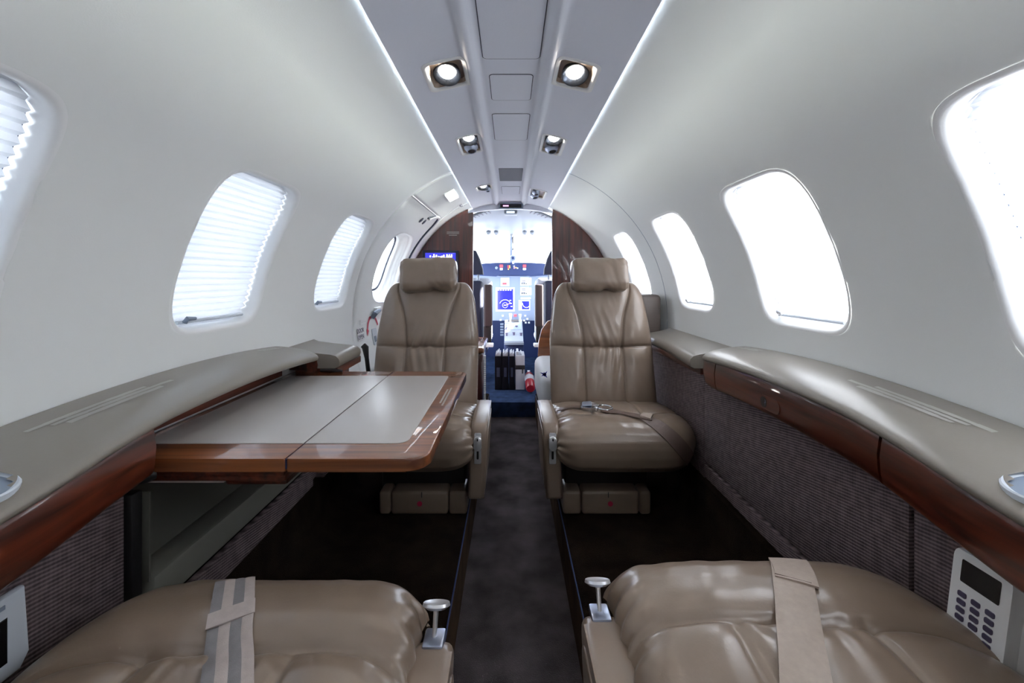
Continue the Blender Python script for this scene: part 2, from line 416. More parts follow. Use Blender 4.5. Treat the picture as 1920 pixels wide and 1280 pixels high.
b.tube([c+Vector((-.015, 0, -.03)), c+Vector((.0, .0, -.005)), c+Vector((.004, .02, .0)), c+Vector((.004, .06, .004))], [.012, .014, .012, .009], 10); b.obj('door_handle', 'slate', door)
b = B(); b.box(c+Vector((-.02, .03, -.01)), c+Vector((.0, .12, .022)), .006); b.obj('latch_cover', 'white', door)
b = B()
for k in range(2): wallplate(b, -1, 2.09, -1.6-1.2*k, .09, .007, RD-.002, .0008)
b.obj('placard', 'white', door)
# emergency light and small placard high on the left wall
el = thing('emergency_light', cylp(-1, 2.34, 63.2), 'lit white square emergency light on the left wall beside the cove strip', 'light')
b = B(); wallplate(b, -1, 2.34, 63.2, .20, .062, R-.001, .009); b.obj('housing', 'white', el)
b = B(); rt3 = wallplate(b, -1, 2.34, 63.2, .185, .054, R-.0102, .001); b.obj('lens', 'emlight', el)
b = B()
for k in (-1, 0, 1): b.lathe(rt3 @ Vector((.03*k, .008, .001)), rt3.to_3x3() @ Vector((0, 0, 1)), [(.006, 0), (.005, .002), (0, .002)], 10)
b.obj('indicator', 'scr_amber', el)
b = B(); rt4 = wallplate(b, -1, 2.70, 64.0, .10, .030, R-.003, .002)
pl = tag(b.obj('wall_placard', 'white', smooth=False), 'small white placard with dark marks on the wall below the emergency light', 'placard')
b = B()
for (u, v, w, h) in ((-.03, .002, .01, .018), (-.005, -.004, .03, .006), (.028, .003, .012, .014)): b.prism(rrect(w, h, .001, 2, u, v), lambda u, v, d: rt4 @ Vector((u, v, d)), .002, .0026)
b.obj('marking', 'ink', pl, smooth=False)

# ------------------------------------------------------------------ ceiling
THC = 69.2
def ceil_z(x):
    x = abs(x); x0 = x; x = max(x, .0745); z = ZC+math.sqrt((R-.012)**2-x*x)-.004
    rib = .014*math.exp(-(abs(x-.092)/.013)**3)*(x0 > .0745)           # the two raised ribs
    mid = .006*sm((.092-x)/.015); x = x0
    return z-rib+mid
LAMPS = [(-.155, 1.045, .088, .130, 'lamp'), (.158, 1.045, .088, .130, 'lamp'), (-.151, 1.60, .072, .20, 'vent'), (.157, 1.60, .072, .20, 'vent'),
         (-.147, 2.36, .075, .10, 'lamp2'), (.160, 2.52, .085, .22, 'vent2'), (-.155, .30, .088, .130, 'lamp'), (.158, .30, .088, .130, 'lamp'), (-.155, -.45, .088, .130, 'lamp'), (.158, -.45, .088, .130, 'lamp')]  # last four, out of view over the rear seats, added to brighten the cabin
XE = .2555
xs = [-XE+2*XE*k/72 for k in range(73)]; ys = [-1.3+4.24*k/424 for k in range(425)]
b = B(); vs = [[b.bm.verts.new((x, y, ceil_z(x))) for x in xs] for y in ys]
for i in range(424):
    for j in range(72):
        cx, cy = (xs[j]+xs[j+1])/2, (ys[i]+ys[i+1])/2
        if any(abs(cx-l[0]) < l[2]/2 and abs(cy-l[1]) < l[3]/2 for l in LAMPS): continue
        b.bm.faces.new((vs[i][j], vs[i+1][j], vs[i+1][j+1], vs[i][j+1]))
b.grid([[Vector((s*XE, y, ceil_z(XE)+dz)) for y in (-1.3, 2.94)] for s in (1,) for dz in (0, .010)])
b.grid([[Vector((-XE, y, ceil_z(XE)+dz)) for y in (-1.3, 2.94)] for dz in (0, .010)])
ceil = tag(b.obj('ceiling', 'ceil', angle=50), kind='structure')
ceil.data.update()
b = B(); b.box((-.24, -1.3, 1.50), (.24, 2.94, 1.52)); tag(b.obj('ceiling_backing', 'ceil'), kind='structure')
for s in (-1, 1):              # light strip tucked behind the headliner edge
    b = B(); b.grid([[cylp(s, y, t, R-.001) for y in (-1.25, .1, 1.5, 2.9)] for t in (70.6, 71.6, 72.6)])
    o = tag(b.obj('cove_light', 'cove'), 'long glowing cove light strip along the %s edge of the headliner' % ('left' if s < 0 else 'right'), 'light', 'cove light strips')
def ceilplate(b, x, y, w, h, z0, z1, rad=.008, bevel=.0):
    def fn(u, v, d): return Vector((x+u, y+v, ceil_z(x+u)-d))
    b.prism(rrect(w, h, rad), fn, z0, z1)
lab = {0: 'tan square reading light in the headliner, left of the long access panel end',
       1: 'tan square reading light in the headliner, right of the long access panel end',
       2: 'light and air vent unit in the headliner, left of the squarish access panel',
       3: 'light and air vent unit in the headliner, right of the squarish access panel',
       4: 'small lit reading light in the headliner, left of the dark speaker grille',
       5: 'unlit two nozzle vent unit in the headliner, right of the dark speaker grille'}
for i, (x, y, w, h, kind) in enumerate(LAMPS):
    z = ceil_z(x)
    L = thing('reading_light' if 'lamp' in kind else 'light_and_vent_unit', (x, y, z), lab.get(i, 'reading light in the headliner above the rear seats, behind the camera'), 'ceiling light', 'headliner light units')
    b = B(); ow, oh, iw, ih = w+.016, h+.016, w-.006, h-.006
    def ring(ww, hh, rad, dz): return [Vector((x+u, y+v, ceil_z(x+u)-dz)) for u, v in rrect(ww, hh, rad, 6)]
    b.grid([ring(ow, oh, .018, -.001), ring(ow, oh, .018, .002), ring(w+.004, h+.004, .016, .004), ring(iw, ih, .012, .001), ring(iw, ih, .012, -.004)], False, True)
    b.obj('bezel', 'frame', L, angle=60)
    b = B(); dp = .012
    va = b.grid([ring(iw, ih, .012, -.003), ring(iw-.008, ih-.008, .012, -dp)], False, True); b.cap(va[-1]); b.obj('recess', 'tan', L, angle=50)
    tilt = Vector((-.35*math.copysign(1, x)*0+.0, -.45, -1)).normalized()
    if kind == 'lamp': spots = [(0., .0, .0170)]
    elif kind == 'lamp2': spots = [(-.004, -.018, .016)]
    elif kind == 'vent': spots = [(0., -.066, .0165)]
    else: spots = []
    for (dx, dy, r) in spots:
        c = Vector((x+dx, y+dy, z+.006))
        b = B(); b.lathe(c, tilt, [(r+.014, -.004), (r+.017, .008), (r+.0155, .0115), (r+.012, .0105), (r+.002, .002)], 30); b.obj('gimbal_ring', 'gimbal', L)
        b = B(); b.lathe(c+tilt*.003, tilt, [(r+.001, 0), (r*.7, .004), (0, .006)], 26); b.obj('lamp_lens', 'lamp', L)
    vents = {'vent': [(.0, .030, .022)], 'vent2': [(-.014, .05, .022), (-.014, -.05, .018)], 'lamp2': [(.018, .03, .012)]}.get(kind, [])
    for (dx, dy, r) in vents:
        c = Vector((x+dx, y+dy, z+.006)); t2 = Vector((.15, -.25, -1)).normalized()
        b = B(); b.lathe(c, t2, [(r+.004, -.002), (r+.005, .010), (r, .016), (r*.8, .026), (r*.62, .026), (r*.55, .012), (0, .010)], 24); b.obj('air_nozzle', 'satin', L)
        b = B(); b.lathe(c+t2*.0245, t2, [(r*.60, 0), (0, .0005)], 20); b.obj('nozzle_opening', 'black', L)
    if kind in ('lamp', 'vent'):
        b = B(); b.lathe((x+.018*math.copysign(1, -x), y+.030 if kind == 'lamp' else y+.002, z+.006), (0, -.2, -1), [(.006, 0), (.006, .006), (.003, .008), (0, .008)], 12); b.obj('switch_button', 'satin', L)
for (y0, y1, w, m, lb, nm, r) in ((.46, 1.005, .132, 'ceil', 'long grey access panel in the headliner centre, nearest the camera', 'access_panel', .010),
                               (1.085, 1.24, .110, 'ceil', 'wide grey access panel in the headliner between the two large reading lights and vents', 'access_panel', .010),
                               (1.345, 1.60, .118, 'ceil', 'squarish grey access panel in the headliner between the two vent units', 'access_panel', .010),
                               (2.02, 2.28, .112, 'speaker', 'dark grey speaker grille plate in the headliner centre', 'speaker_grille', .003),
                               (2.42, 2.64, .104, 'ceil', 'small pale access panel in the headliner just before the bulkhead', 'access_panel', .008)):
    P = thing(nm, (.0, (y0+y1)/2, ceil_z(0)), lb, 'ceiling panel' if nm == 'access_panel' else 'speaker', 'headliner access panels' if nm == 'access_panel' else None)
    x0 = .002
    b = B(); ceilplate(b, x0, (y0+y1)/2, w+.004, y1-y0+.004, -.002, .0008, r+.002); b.obj('gasket', 'gasket', P, smooth=False)
    b = B(); ceilplate(b, x0, (y0+y1)/2, w, y1-y0, -.002, .0011, r); b.obj('cover', m, P, smooth=False)

# ------------------------------------------------------------------ floors, back wall, bulkhead
AL, AR, ZS = -.145, .172, .15
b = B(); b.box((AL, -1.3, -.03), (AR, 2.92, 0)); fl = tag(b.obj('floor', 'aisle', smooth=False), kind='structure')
for s, xe in ((-1, AL), (1, AR)):
    prof = [(abs(xe), -.01), (abs(xe), ZS-.012), (abs(xe)+.004, ZS-.003), (abs(xe)+.014, ZS), (.40, ZS), (.54, ZS), (.585, ZS+.015), (.604, ZS+.05), (.610, ZS+.155), (.628, ZS+.160), (.640, ZS+.231), (.664, ZS+.231), (.667, ZS+.34)]
    b = B(); b.grid([[Vector((s*x, y, z)) for y in [-1.3+4.24*k/20 for k in range(21)]] for x, z in prof])
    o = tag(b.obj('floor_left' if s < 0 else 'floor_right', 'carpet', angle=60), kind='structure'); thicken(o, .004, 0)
    b = B(); b.box((xe-.002, -1.29, .001), (xe+.002, 2.90, ZS-.008)); tag(b.obj('trim_%d' % (7 if s < 0 else 8), 'lit_riser', smooth=False), kind='structure')
    b = B(); b.box((xe-.0015, -1.3, ZS-.006), (xe+.0015, 2.90, ZS+.0005)); tag(b.obj('trim_%d' % (2 if s < 0 else 3), 'navyp'), kind='structure')
b = B(); b.box((-.80, -1.33, -.03), (.80, -1.30, 1.55)); tag(b.obj('wall_back', 'wall', smooth=False), kind='structure')
b = B(); b.box((-.6, 2.905, -.03), (.6, 5.0, .10)); tag(b.obj('floor_cockpit', 'blue_carpet', smooth=False), kind='structure')
def arch_poly(x0, x1, z0, r=R+.004):
    n = 24; pts = [(x0, z0), (x1, z0)]
    top = [(x1+(x0-x1)*k/n, None) for k in range(n+1)]
    return pts+[(x, ZC+math.sqrt(max(0, r*r-x*x))) for x, _ in top]
for s, (xa, xb) in ((-1, (-.715, -.262)), (1, (.288, .715))):
    zb = .15; poly = arch_poly(xa, xb, zb)
    b = B(); b.prism(poly, lambda u, v, d: Vector((u, d, v)), 2.935, 2.965)
    w = tag(b.obj('wall_front_left' if s < 0 else 'wall_front_right', 'bulk', smooth=False), kind='structure')
    # polished jamb along the doorway edge
    xj = xb-.006 if s < 0 else xa+.010
    b = B(); b.tube([Vector((xj, 2.95, z)) for z in [.12+1.30*k/10 for k in range(11)]], .012, 16)
    tag(b.obj('trim_%d' % (4 if s < 0 else 5), 'bulk'), kind='structure')
b = B(); b.prism([(-.335, .14), (-.30, .14), (-.30, 1.325), (-.335, 1.325)], lambda u, v, d: Vector((u, d, v)), 2.931, 2.936); tag(b.obj('trim_6', 'bulk', smooth=False), kind='structure')
b = B()
for k, (w, z) in enumerate(((.085, 1.262), (.085, 1.252), (.055, 1.240))): b.box((-.395-w/2, 2.932, z-.002), (-.395+w/2, 2.9345, z+.002))
tag(b.obj('bulkhead_placard', 'decal', smooth=False), 'small faint lines of placard print on the dark left bulkhead above the monitor', 'placard')
# header above the doorway with its little display
b = B(); n = 30; up = [(-.29+.58*k/n, ceil_z(-.29+.58*k/n if abs(-.29+.58*k/n) < XE else XE)+.02) for k in range(n+1)]
lowr = [(x, 1.392+.028*(1-(x/.29)**2)) for x, _ in up][::-1]
b.prism(up+lowr, lambda u, v, d: Vector((u, d, v)), 2.925, 2.965); tag(b.obj('wall_front_header', 'ceil', smooth=False), kind='structure')
hd = thing('header_display', (.0, 2.92, 1.43), 'small dark display with a lit violet readout on the header over the cockpit doorway', 'display')
b = B(); b.box((-.080, 2.905, 1.418), (.085, 2.926, 1.455), .004); b.obj('housing', 'slate', hd)
b = B(); b.box((-.070, 2.903, 1.424), (.075, 2.9055, 1.449), .002); b.obj('screen', 'screen_dark', hd)
b = B(); b.box((-.050, 2.9015, 1.433), (-.012, 2.9035, 1.441)); b.obj('readout', 'scr_pink', hd)

# ------------------------------------------------------------------ cabin monitor
mo = thing('cabin_monitor', (-.475, 2.92, 1.05), 'flat cabin monitor with blue lit screen on the left bulkhead, behind the left seat headrest', 'monitor')
b = B(); b.box((-.600, 2.905, .90), (-.355, 2.936, 1.135), .006); b.obj('bezel', 'navy', mo)
b = B(); b.box((-.580, 2.903, .93), (-.372, 2.9055, 1.118), .001); b.obj('screen', 'scr_blue', mo)
b = B()
for k in range(16):
    x = -.56+.17*random.random(); h = .004+.018*random.random()
    b.box((x, 2.9015, 1.088), (x+.008, 2.9035, 1.088+h))
b.box((-.50, 2.9015, 1.072), (-.40, 2.9035, 1.088)); b.obj('screen_picture', 'scr_white', mo)

# ------------------------------------------------------------------ passenger seats
def seat(side, xc, yf, face, label, hr_tilt, lever_up, recline, zo=0., ao=0.):
    """side: +1 right of the aisle, face: +1 looks at the camera. u runs outboard, d rearward from the cushion front."""
    P = lambda u, d, z: Vector((xc+side*u, yf+face*d, z))
    S = thing('passenger_seat', (xc, yf+face*.25, ZS), label, 'seat', 'taupe leather passenger seats')
    sd = xc*7.3+yf*3.1
    # cushion
    prof = [(.30, .328), (.12, .322), (.060, .322), (.030, .330), (.012, .350), (.003, .380), (0, .410), (.004, .434), (.016, .455), (.034, .470), (.056, .479), (.085, .484), (.115, .485), (.15, .483), (.19, .480), (.25, .474), (.32, .466), (.40, .456), (.46, .448), (.49, .435), (.50, .40), (.49, .36), (.45, .345)]
    # resample
    ln = [0]
    for a, c in zip(prof, prof[1:]): ln.append(ln[-1]+math.hypot(a[0]-c[0], a[1]-c[1]))
    n, m = 190, 120
    def pr(t):
        t *= ln[-1]
        for i in range(len(ln)-1):
            if t <= ln[i+1]+1e-9: f = (t-ln[i])/(ln[i+1]-ln[i]); return (prof[i][0]+(prof[i+1][0]-prof[i][0])*f, prof[i][1]+(prof[i+1][1]-prof[i][1])*f)
    rows = []
    for i in range(n+1):
        d, z = pr(i/n); row = []
        top = sm((z-.40)/.06)
        for j in range(m+1):
            a = -1+2*j/m; a = math.sin(a*PI/2)*.35+a*.65
            e = (1-abs(a)**5.5)**.45 if abs(a) < 1 else 0
            zz = .405+(z-.405)*(.30+.70*e)
            dd = d+.085*max(0, (a-.45)/.55)**2.4*max(0, 1-d/.45)+.035*max(0, (-a-.7)/.3)**2*max(0, 1-d/.3)
            u = a*.2315+.004
            # seams
            dz = 0.
            if top > 0:
                ds = d-.160-.006*math.sin(a*3)
                dz -= top*(.0085*math.exp(-(ds/.0045)**2)+.007*math.exp(-(ds/.022)**2))
                if d > .155:
                    k = sm((d-.155)/.012)
                    for a0 in (-.40, .34):
                        da = (a-a0-.10*(d-.16)*math.copysign(1, a0))*.226
                        dz -= k*top*(.0055*math.exp(-(da/.004)**2)+.004*math.exp(-(da/.018)**2))
                    w = math.exp(-((d-.175)/.03)**2)*(1 if -.38 < a < .32 else 0)
                    dz += w*.0038*nz(a*16, d*9, sd)
                dz += top*.0030*nz(a*2.2, d*9, sd)+top*.0026*nz(a*7+d*6, d*4, sd+3)*sm(d/.03)
            g = math.exp(-(1+a)/.10)+.45*math.exp(-(1-a)/.08)          # gathers along the cushion sides
            gg = math.sin(i/n*150+3*nz(i*.05, a*3, sd))*g
            nrm_d = -gg*.0032*(1-top); zz += dz+gg*.0030*top+.0016*nz(d*20, a*4, sd)*(1-top)
            row.append(P(u-.0025*gg, dd+nrm_d, zz+zo*sm((zz-.33)/.10)))
        rows.append(row)
    b = B(); vs = b.grid(rows)
    cu = b.obj('seat_cushion', 'leather', S, angle=180)
    for e in range(2): pass
    # backrest
    L, t0 = .545, (.395+(.11 if recline else 0), .405)                               # rearward offset and height of the foot
    ang = math.atan2(.150, .515)+recline
    upd, upz = math.sin(ang), math.cos(ang); fnd, fnz = -math.cos(ang), math.sin(ang)
    def hw(t):
        w = .2145-.020*sm((t-.5)/.45)
        if t > .80: w -= .056*(1-math.sqrt(max(0, 1-((t-.80)/.20)**2)))
        if t < .06: w -= .012*(1-math.sqrt(max(0, 1-((.06-t)/.06)**2)))
        return w
    TH = .47
    def front(a, t, back=False):
        e = ((1-abs(a)**5) if abs(a) < 1 else 0)**.5*((1-abs(2*t-1)**10) if 0 < t < 1 else 0)**.5
        if back: return -.045*e
        f = .062*e
        dh = (t-TH)*L-.010*a*a
        f -= e*(.0100*math.exp(-(dh/.0045)**2)+.009*math.exp(-(dh/.024)**2))
        as_ = .37+(.46*((t-TH)/.53)**2.0 if t > TH else .02*(TH-t))
        for sg in (-1, 1):
            da = (a-sg*as_)*.205*(1 if t < TH else .93)
            f -= e*(.0095*math.exp(-(da/.0042)**2)+.009*math.exp(-(da/.022)**2))
        inside = sm((as_-abs(a))/.12)
        # gathers fanning from the cross seam, slack below the headrest
        up = math.exp(-max(0, dh)/.045)*(1 if dh > 0 else 0); dn = math.exp(-max(0, -dh)/.10)*(1 if dh <= 0 else 0)
        f += e*inside*(.018*up*nz(a*11+dh*16, dh*6, sd+5)+.017*dn*nz(a*10-dh*9, dh*5, sd+9))
        f += e*inside*.0035*math.exp(-((t-.70-.02*a)/.035)**2)*nz(a*1.5, 2., sd)
        f += e*.0030*nz(a*2.6, t*6, sd+1)+e*.0014*nz(a*9+t*4, t*11, sd+2)
        return f
    n, m = 150, 132
    def bp(a, t, back=False):
        f = front(a, t, back)
        return P(a*hw(t)*(.88 if recline else 1)-(.035 if recline else 0), t0[0]+upd*t*L+fnd*f, t0[1]+upz*t*L+fnz*f)
    av = [math.sin((-1+2*j/m)*PI/2)*.35+(-1+2*j/m)*.65 for j in range(m+1)]
    tv = [(.5-.5*math.cos(PI*i/n))*.3+.7*i/n for i in range(n+1)]
    b = B(); b.grid([[bp(a, t) for a in av] for t in tv]); b.grid([[bp(a, t, True) for a in av[::4]] for t in tv[::5]])
    bk = b.obj('backrest', 'leather', S, angle=180)
    # headrest pillow
    hc = P(-.002-(.035 if recline else 0), t0[0]+upd*.99*L+fnd*.060, t0[1]+upz*1.02*L+.020)
    rt = Matrix.Translation(hc) @ Matrix.Rotation(math.radians(hr_tilt), 4, 'Y') @ Matrix.Rotation(math.radians(-12*face), 4, 'X')
    rows = []
    for i in range(49):
        q = math.sin((-1+2*i/48)*PI/2)*.5+(-1+2*i/48)*.5; e = (1-abs(q)**16)**.5 if abs(q) < 1 else 0
        row = []
        for k in range(56):
            ph = 2*PI*k/56; yy, zz = superell(ph, .056, .072, 3.2)
            pl = 1+.05*nz(q*3, math.cos(ph)*2+sd, math.sin(ph)*2)+.07*math.exp(-(1-abs(q))/.12)*math.sin(ph*9+sd)+.05*nz(q*7+math.sin(ph)*2, math.cos(ph)*2.5+sd, math.sin(ph)*1.5)*math.exp(-((q-.35)/.3)**2)
            pinch = 1+.035*math.exp(-((abs(q)-.955)/.025)**2)-.05*math.exp(-((abs(q)-.88)/.03)**2)
            dent = 1-.15*math.exp(-((q-.20)/.16)**2)*max(0, -math.sin(ph))**2
            row.append(rt @ Vector((q*.119*(1+.03*abs(math.sin(ph))), yy*e*pl*pinch, zz*e*pl*dent*pinch)))
        rows.append(row)
    b = B(); b.grid(rows, False, True); b.obj('headrest', 'leather', S, angle=180)
    # armrest on the aisle side
    AZ0, AZ1 = .215, .467
    def fa(u, v, d): return P(-.247+d+(.467-v)*.05, u+ao, v)
    poly = []
    for (cx, cz, r, a0) in ((.095, AZ1-.040, .040, 90), (.080, AZ0+.020, .015, 180), (.350, AZ0+.03, .03, 270), (.350, AZ1-.03, .03, 0)):
        for k in range(7): a = math.radians(a0+90*k/6); poly.append((cx+r*math.cos(a), cz+r*math.sin(a)))
    A = B(); A.prism(poly, fa, -.027, .027, .012, 4); A = A.obj('armrest', 'armwrap', S, angle=60)
    b = B(); cxm, czm = .215, .335
    b.prism([(cxm+(p[0]-cxm)*.86, czm+(p[1]-czm)*.80) for p in poly], fa, -.0295, -.020, .002, 2); b.obj('side_panel', 'armwrap', A, angle=50)
    # recline lever: plate on the front of the arm, knob
    if lever_up:
        b = B(); c = P(-.247, .075+ao, AZ1-.004); b.box(c-Vector((.014, .016, .004)), c+Vector((.014, .016, .0065)), .003); lv = b.obj('lever_plate', 'satin', A)
        b = B(); k0 = c+Vector((0, 0, .002)); k1 = c+Vector((-side*.001, .010, .036)); b.cyl(k0, k1, .0030, .0036, 12); b.obj('lever_stem', 'chrome', A)
        b = B(); b.lathe(k1, (0, .45, 1), [(.003, -.002), (.011, .0), (.0165, .004), (.0155, .0075), (.010, .006), (0, .0048)], 26, 1.15); b.obj('lever_knob', 'chrome', A)
    else:
        f = lambda u, v, d: P(-.243+u, .054-d+.010*sm((v-.425)/.04), v)
        b = B(); b.prism(rrect(.022, .098, .004, 4, 0, .395), f, -.01, .0025); b.obj('lever_plate', 'chrome', A, smooth=False)
        b = B(); b.prism(rrect(.0065, .062, .003, 4, 0, .392), f, -.01, .0032); b.obj('lever_slot', 'black', A, smooth=False)
        b = B(); b.prism(rrect(.025, .044, .009, 5, 0, .413), f, .001, .012, .004, 3); b.obj('lever_knob', 'chrome', A)
        b = B(); b.prism(rrect(.0045, .008, .002, 4, 0, .427), f, .010, .0126); b.obj('lever_hole', 'black', A, smooth=False)
    # pedestal and life vest drawer
    b = B(); lo, hi = P(-.19, .16, ZS), P(.10, .42, .36)
    b.box([min(lo[i], hi[i]) for i in range(3)], [max(lo[i], hi[i]) for i in range(3)], .01); b.obj('pedestal', 'black', S)
    for (u0, u1, nm) in ((-.203, -.142, 'drawer_side'), (-.140, .052, 'life_vest_drawer'), (.054, .092, 'drawer_side')):
        b = B(); lo, hi = P(u0, .100, ZS+.004), P(u1, .20, .232)
        b.box([min(lo[i], hi[i]) for i in range(3)], [max(lo[i], hi[i]) for i in range(3)], .010, 3); q = b.obj(nm, 'leather', S)
        if nm == 'life_vest_drawer':
            b = B(); b.lathe(P(-.045, .0995, .192), (0, -face, 0), [(.0085, -.001), (.0085, .001), (0, .001)], 16)
            c = P(-.045, .0995, .192); b.obj('vest_symbol', 'redmark', q)
            b = B(); c = P(-.052, .0995, .222); b.box(c-Vector((.0012, .001, .009)), c+Vector((.0012, .001, .009))); b.obj('pull_slit', 'black', q)
    return S, P, cu
SEATS = {}
SEATS['FR'] = seat(1, .380, 1.330, 1, 'taupe leather seat right of the aisle facing the camera, seat belt buckled across its cushion', 0, False, 0.)
SEATS['FL'] = seat(-1, -.349, 1.330, 1, 'taupe leather seat left of the aisle facing the camera, partly behind the wooden table', -2, False, 0.)
SEATS['RR'] = seat(1, .376, .712, -1, 'taupe leather seat beside the wall telephone, plain beige belt over its cushion', 0, True, .28, .03, .022)
SEATS['RL'] = seat(-1, -.349, .668, -1, 'taupe leather seat in front of the table, striped grey belt over its cushion', 0, True, .28, .03, .022)

# seat belts lie on the cushions (ray from the eye to the leather)
bpy.context.view_layer.update()
def bvh_of(o):
    me = o.data; mw = o.matrix_world
    return BVHTree.FromPolygons([mw @ v.co for v in me.vertices], [tuple(p.vertices) for p in me.polygons])
def on_surface(tree, px, py, lift=.0012):
    o = Vector((0, 0, CAMZ)); d = (at(px, py, 1.)-o).normalized()
    hit, n, i, dist = tree.ray_cast(o, d)
    if hit is None: return None
    if n.dot(d) > 0: n = -n
    return hit+n*lift, n
def spline(pts, n):
    out = []
    for i in range(len(pts)-1):
        p0, p1, p2, p3 = pts[max(i-1, 0)], pts[i], pts[i+1], pts[min(i+2, len(pts)-1)]
        for k in range(n):
            t = k/n; out.append(tuple(.5*((2*p1[j])+(-p0[j]+p2[j])*t+(2*p0[j]-5*p1[j]+4*p2[j]-p3[j])*t*t+(-p0[j]+3*p1[j]-3*p2[j]+p3[j])*t**3) for j in range(len(p1))))
    out.append(tuple(pts[-1])); return out
def lay_belt(tree, pix, w, th, name, m, parent, lift=.0012, off=0., label=None):
    P_, N_ = [], []
    for q in spline(pix, 8):
        h = on_surface(tree, q[0], q[1], lift)
        if h: P_.append(h[0]); N_.append(h[1])
    if len(P_) < 4: print('BELT MISSED', name); return None, P_, N_, []
    for _ in range(14):
        N_ = [(N_[max(i-1, 0)]+N_[i]+N_[min(i+1, len(N_)-1)]).normalized() for i in range(len(N_))]
        P_ = [P_[0]]+[(P_[i-1]+P_[i]*2+P_[i+1])/4 for i in range(1, len(P_)-1)]+[P_[-1]]
    S_ = []
    for i in range(len(P_)):
        t = P_[min(i+1, len(P_)-1)]-P_[max(i-1, 0)]; S_.append(t.cross(N_[i]).normalized())
    b = B(); b.ribbon([p+s*off for p, s in zip(P_, S_)], N_, S_, w, th); o = b.obj(name, m, parent, angle=50)
    if label: o['label'] = label
    return o, P_, N_, S_
S, P, cu = SEATS['RR']; tr = bvh_of(cu)
bt, P_, N_, S_ = lay_belt(tr, [(1524, 1560), (1520, 1400), (1512, 1290), (1500, 1200), (1492, 1130), (1484, 1075), (1478, 1056)], .050, .0022, 'seat_belt', 'belt', S, .003)
lay_belt(tr, [(1494, 1098), (1489, 1075), (1478, 1056)], .052, .0030, 'belt_fold', 'belt', bt, .0035)
b = B(); i = 7; p = P_[-14]; b.tube([P_[-12]+S_[-12]*(-.022+.044*k/8)+N_[-12]*.0045 for k in range(9)], .0007, 6); b.obj('stitching', 'belt_brown', bt)
S, P, cu = SEATS['RL']; tr = bvh_of(cu)
pix = [(410, 1560), (420, 1400), (425, 1295), (428, 1250), (432, 1190), (436, 1140), (440, 1093)]
bt = None
for k, (off, m) in enumerate(((-.0186, 'belt_dark'), (-.0062, 'belt_light'), (.0062, 'belt_dark'), (.0186, 'belt_light'))):
    q, P_, N_, S_ = lay_belt(tr, pix, .0124, .0022, 'seat_belt' if bt is None else 'webbing_stripe', m, S if bt is None else bt, .003, off)
    if bt is None: bt = q
b = B(); p, n_, s_ = P_[-12], N_[-12], S_[-12]; t_ = s_.cross(n_)
b.ribbon([p+t_*(-.012+.024*k/4)+n_*.0026+s_*0 for k in range(5)], [n_]*5, [s_]*5, .052, .0014); b.obj('belt_fold', 'belt_light', bt)
S, P, cu = SEATS['FR']; tr = bvh_of(cu)
bt, P_, N_, S_ = lay_belt(tr, [(1207, 783), (1232, 797), (1258, 818), (1280, 842), (1296, 866), (1303, 884)], .046, .002, 'seat_belt', 'belt_brown', S, .002)
lay_belt(tr, [(1128, 770), (1150, 774), (1180, 779), (1206, 784), (1222, 786)], .034, .003, 'belt_webbing', 'belt_brown', bt, .004)
lay_belt(tr, [(1203, 782), (1222, 786)], .036, .006, 'belt_keeper', 'belt', bt, .006)
q1 = lay_belt(tr, [(1050, 772), (1062, 766), (1082, 765), (1098, 766)], .032, .003, 'belt_webbing', 'belt_brown', bt, .004)
h = on_surface(tr, 1104, 768)
c, n_ = h; n_ = Vector((0, -.25, .97)); xd = Vector((1, -.12, -.02)).normalized(); yd = n_.cross(xd).normalized(); xd = yd.cross(n_)
rt = Matrix((xd, yd, n_)).transposed().to_4x4(); rt = Matrix.Translation(c+n_*.004) @ rt
bu = B(); bu.prism(rrect(.062, .040, .010, 5), lambda u, v, d: rt @ Vector((u, v, d+.006*math.exp(-(u/.02)**2))), 0, .013, .004, 3); bu = bu.obj('buckle', 'polish', bt)
b = B(); b.prism(rrect(.034, .028, .006, 4, -.008), lambda u, v, d: rt @ Vector((u, v, d+.006*math.exp(-(u/.02)**2))), .012, .017, .002); b.obj('buckle_flap', 'satin', bu)
b = B(); b.tube([rt @ Vector((.055+.026*math.cos(a), .016*math.sin(a), .008)) for a in [2*PI*k/24 for k in range(24)]], .0035, 8, True); b.obj('buckle_tongue', 'polish', bu)

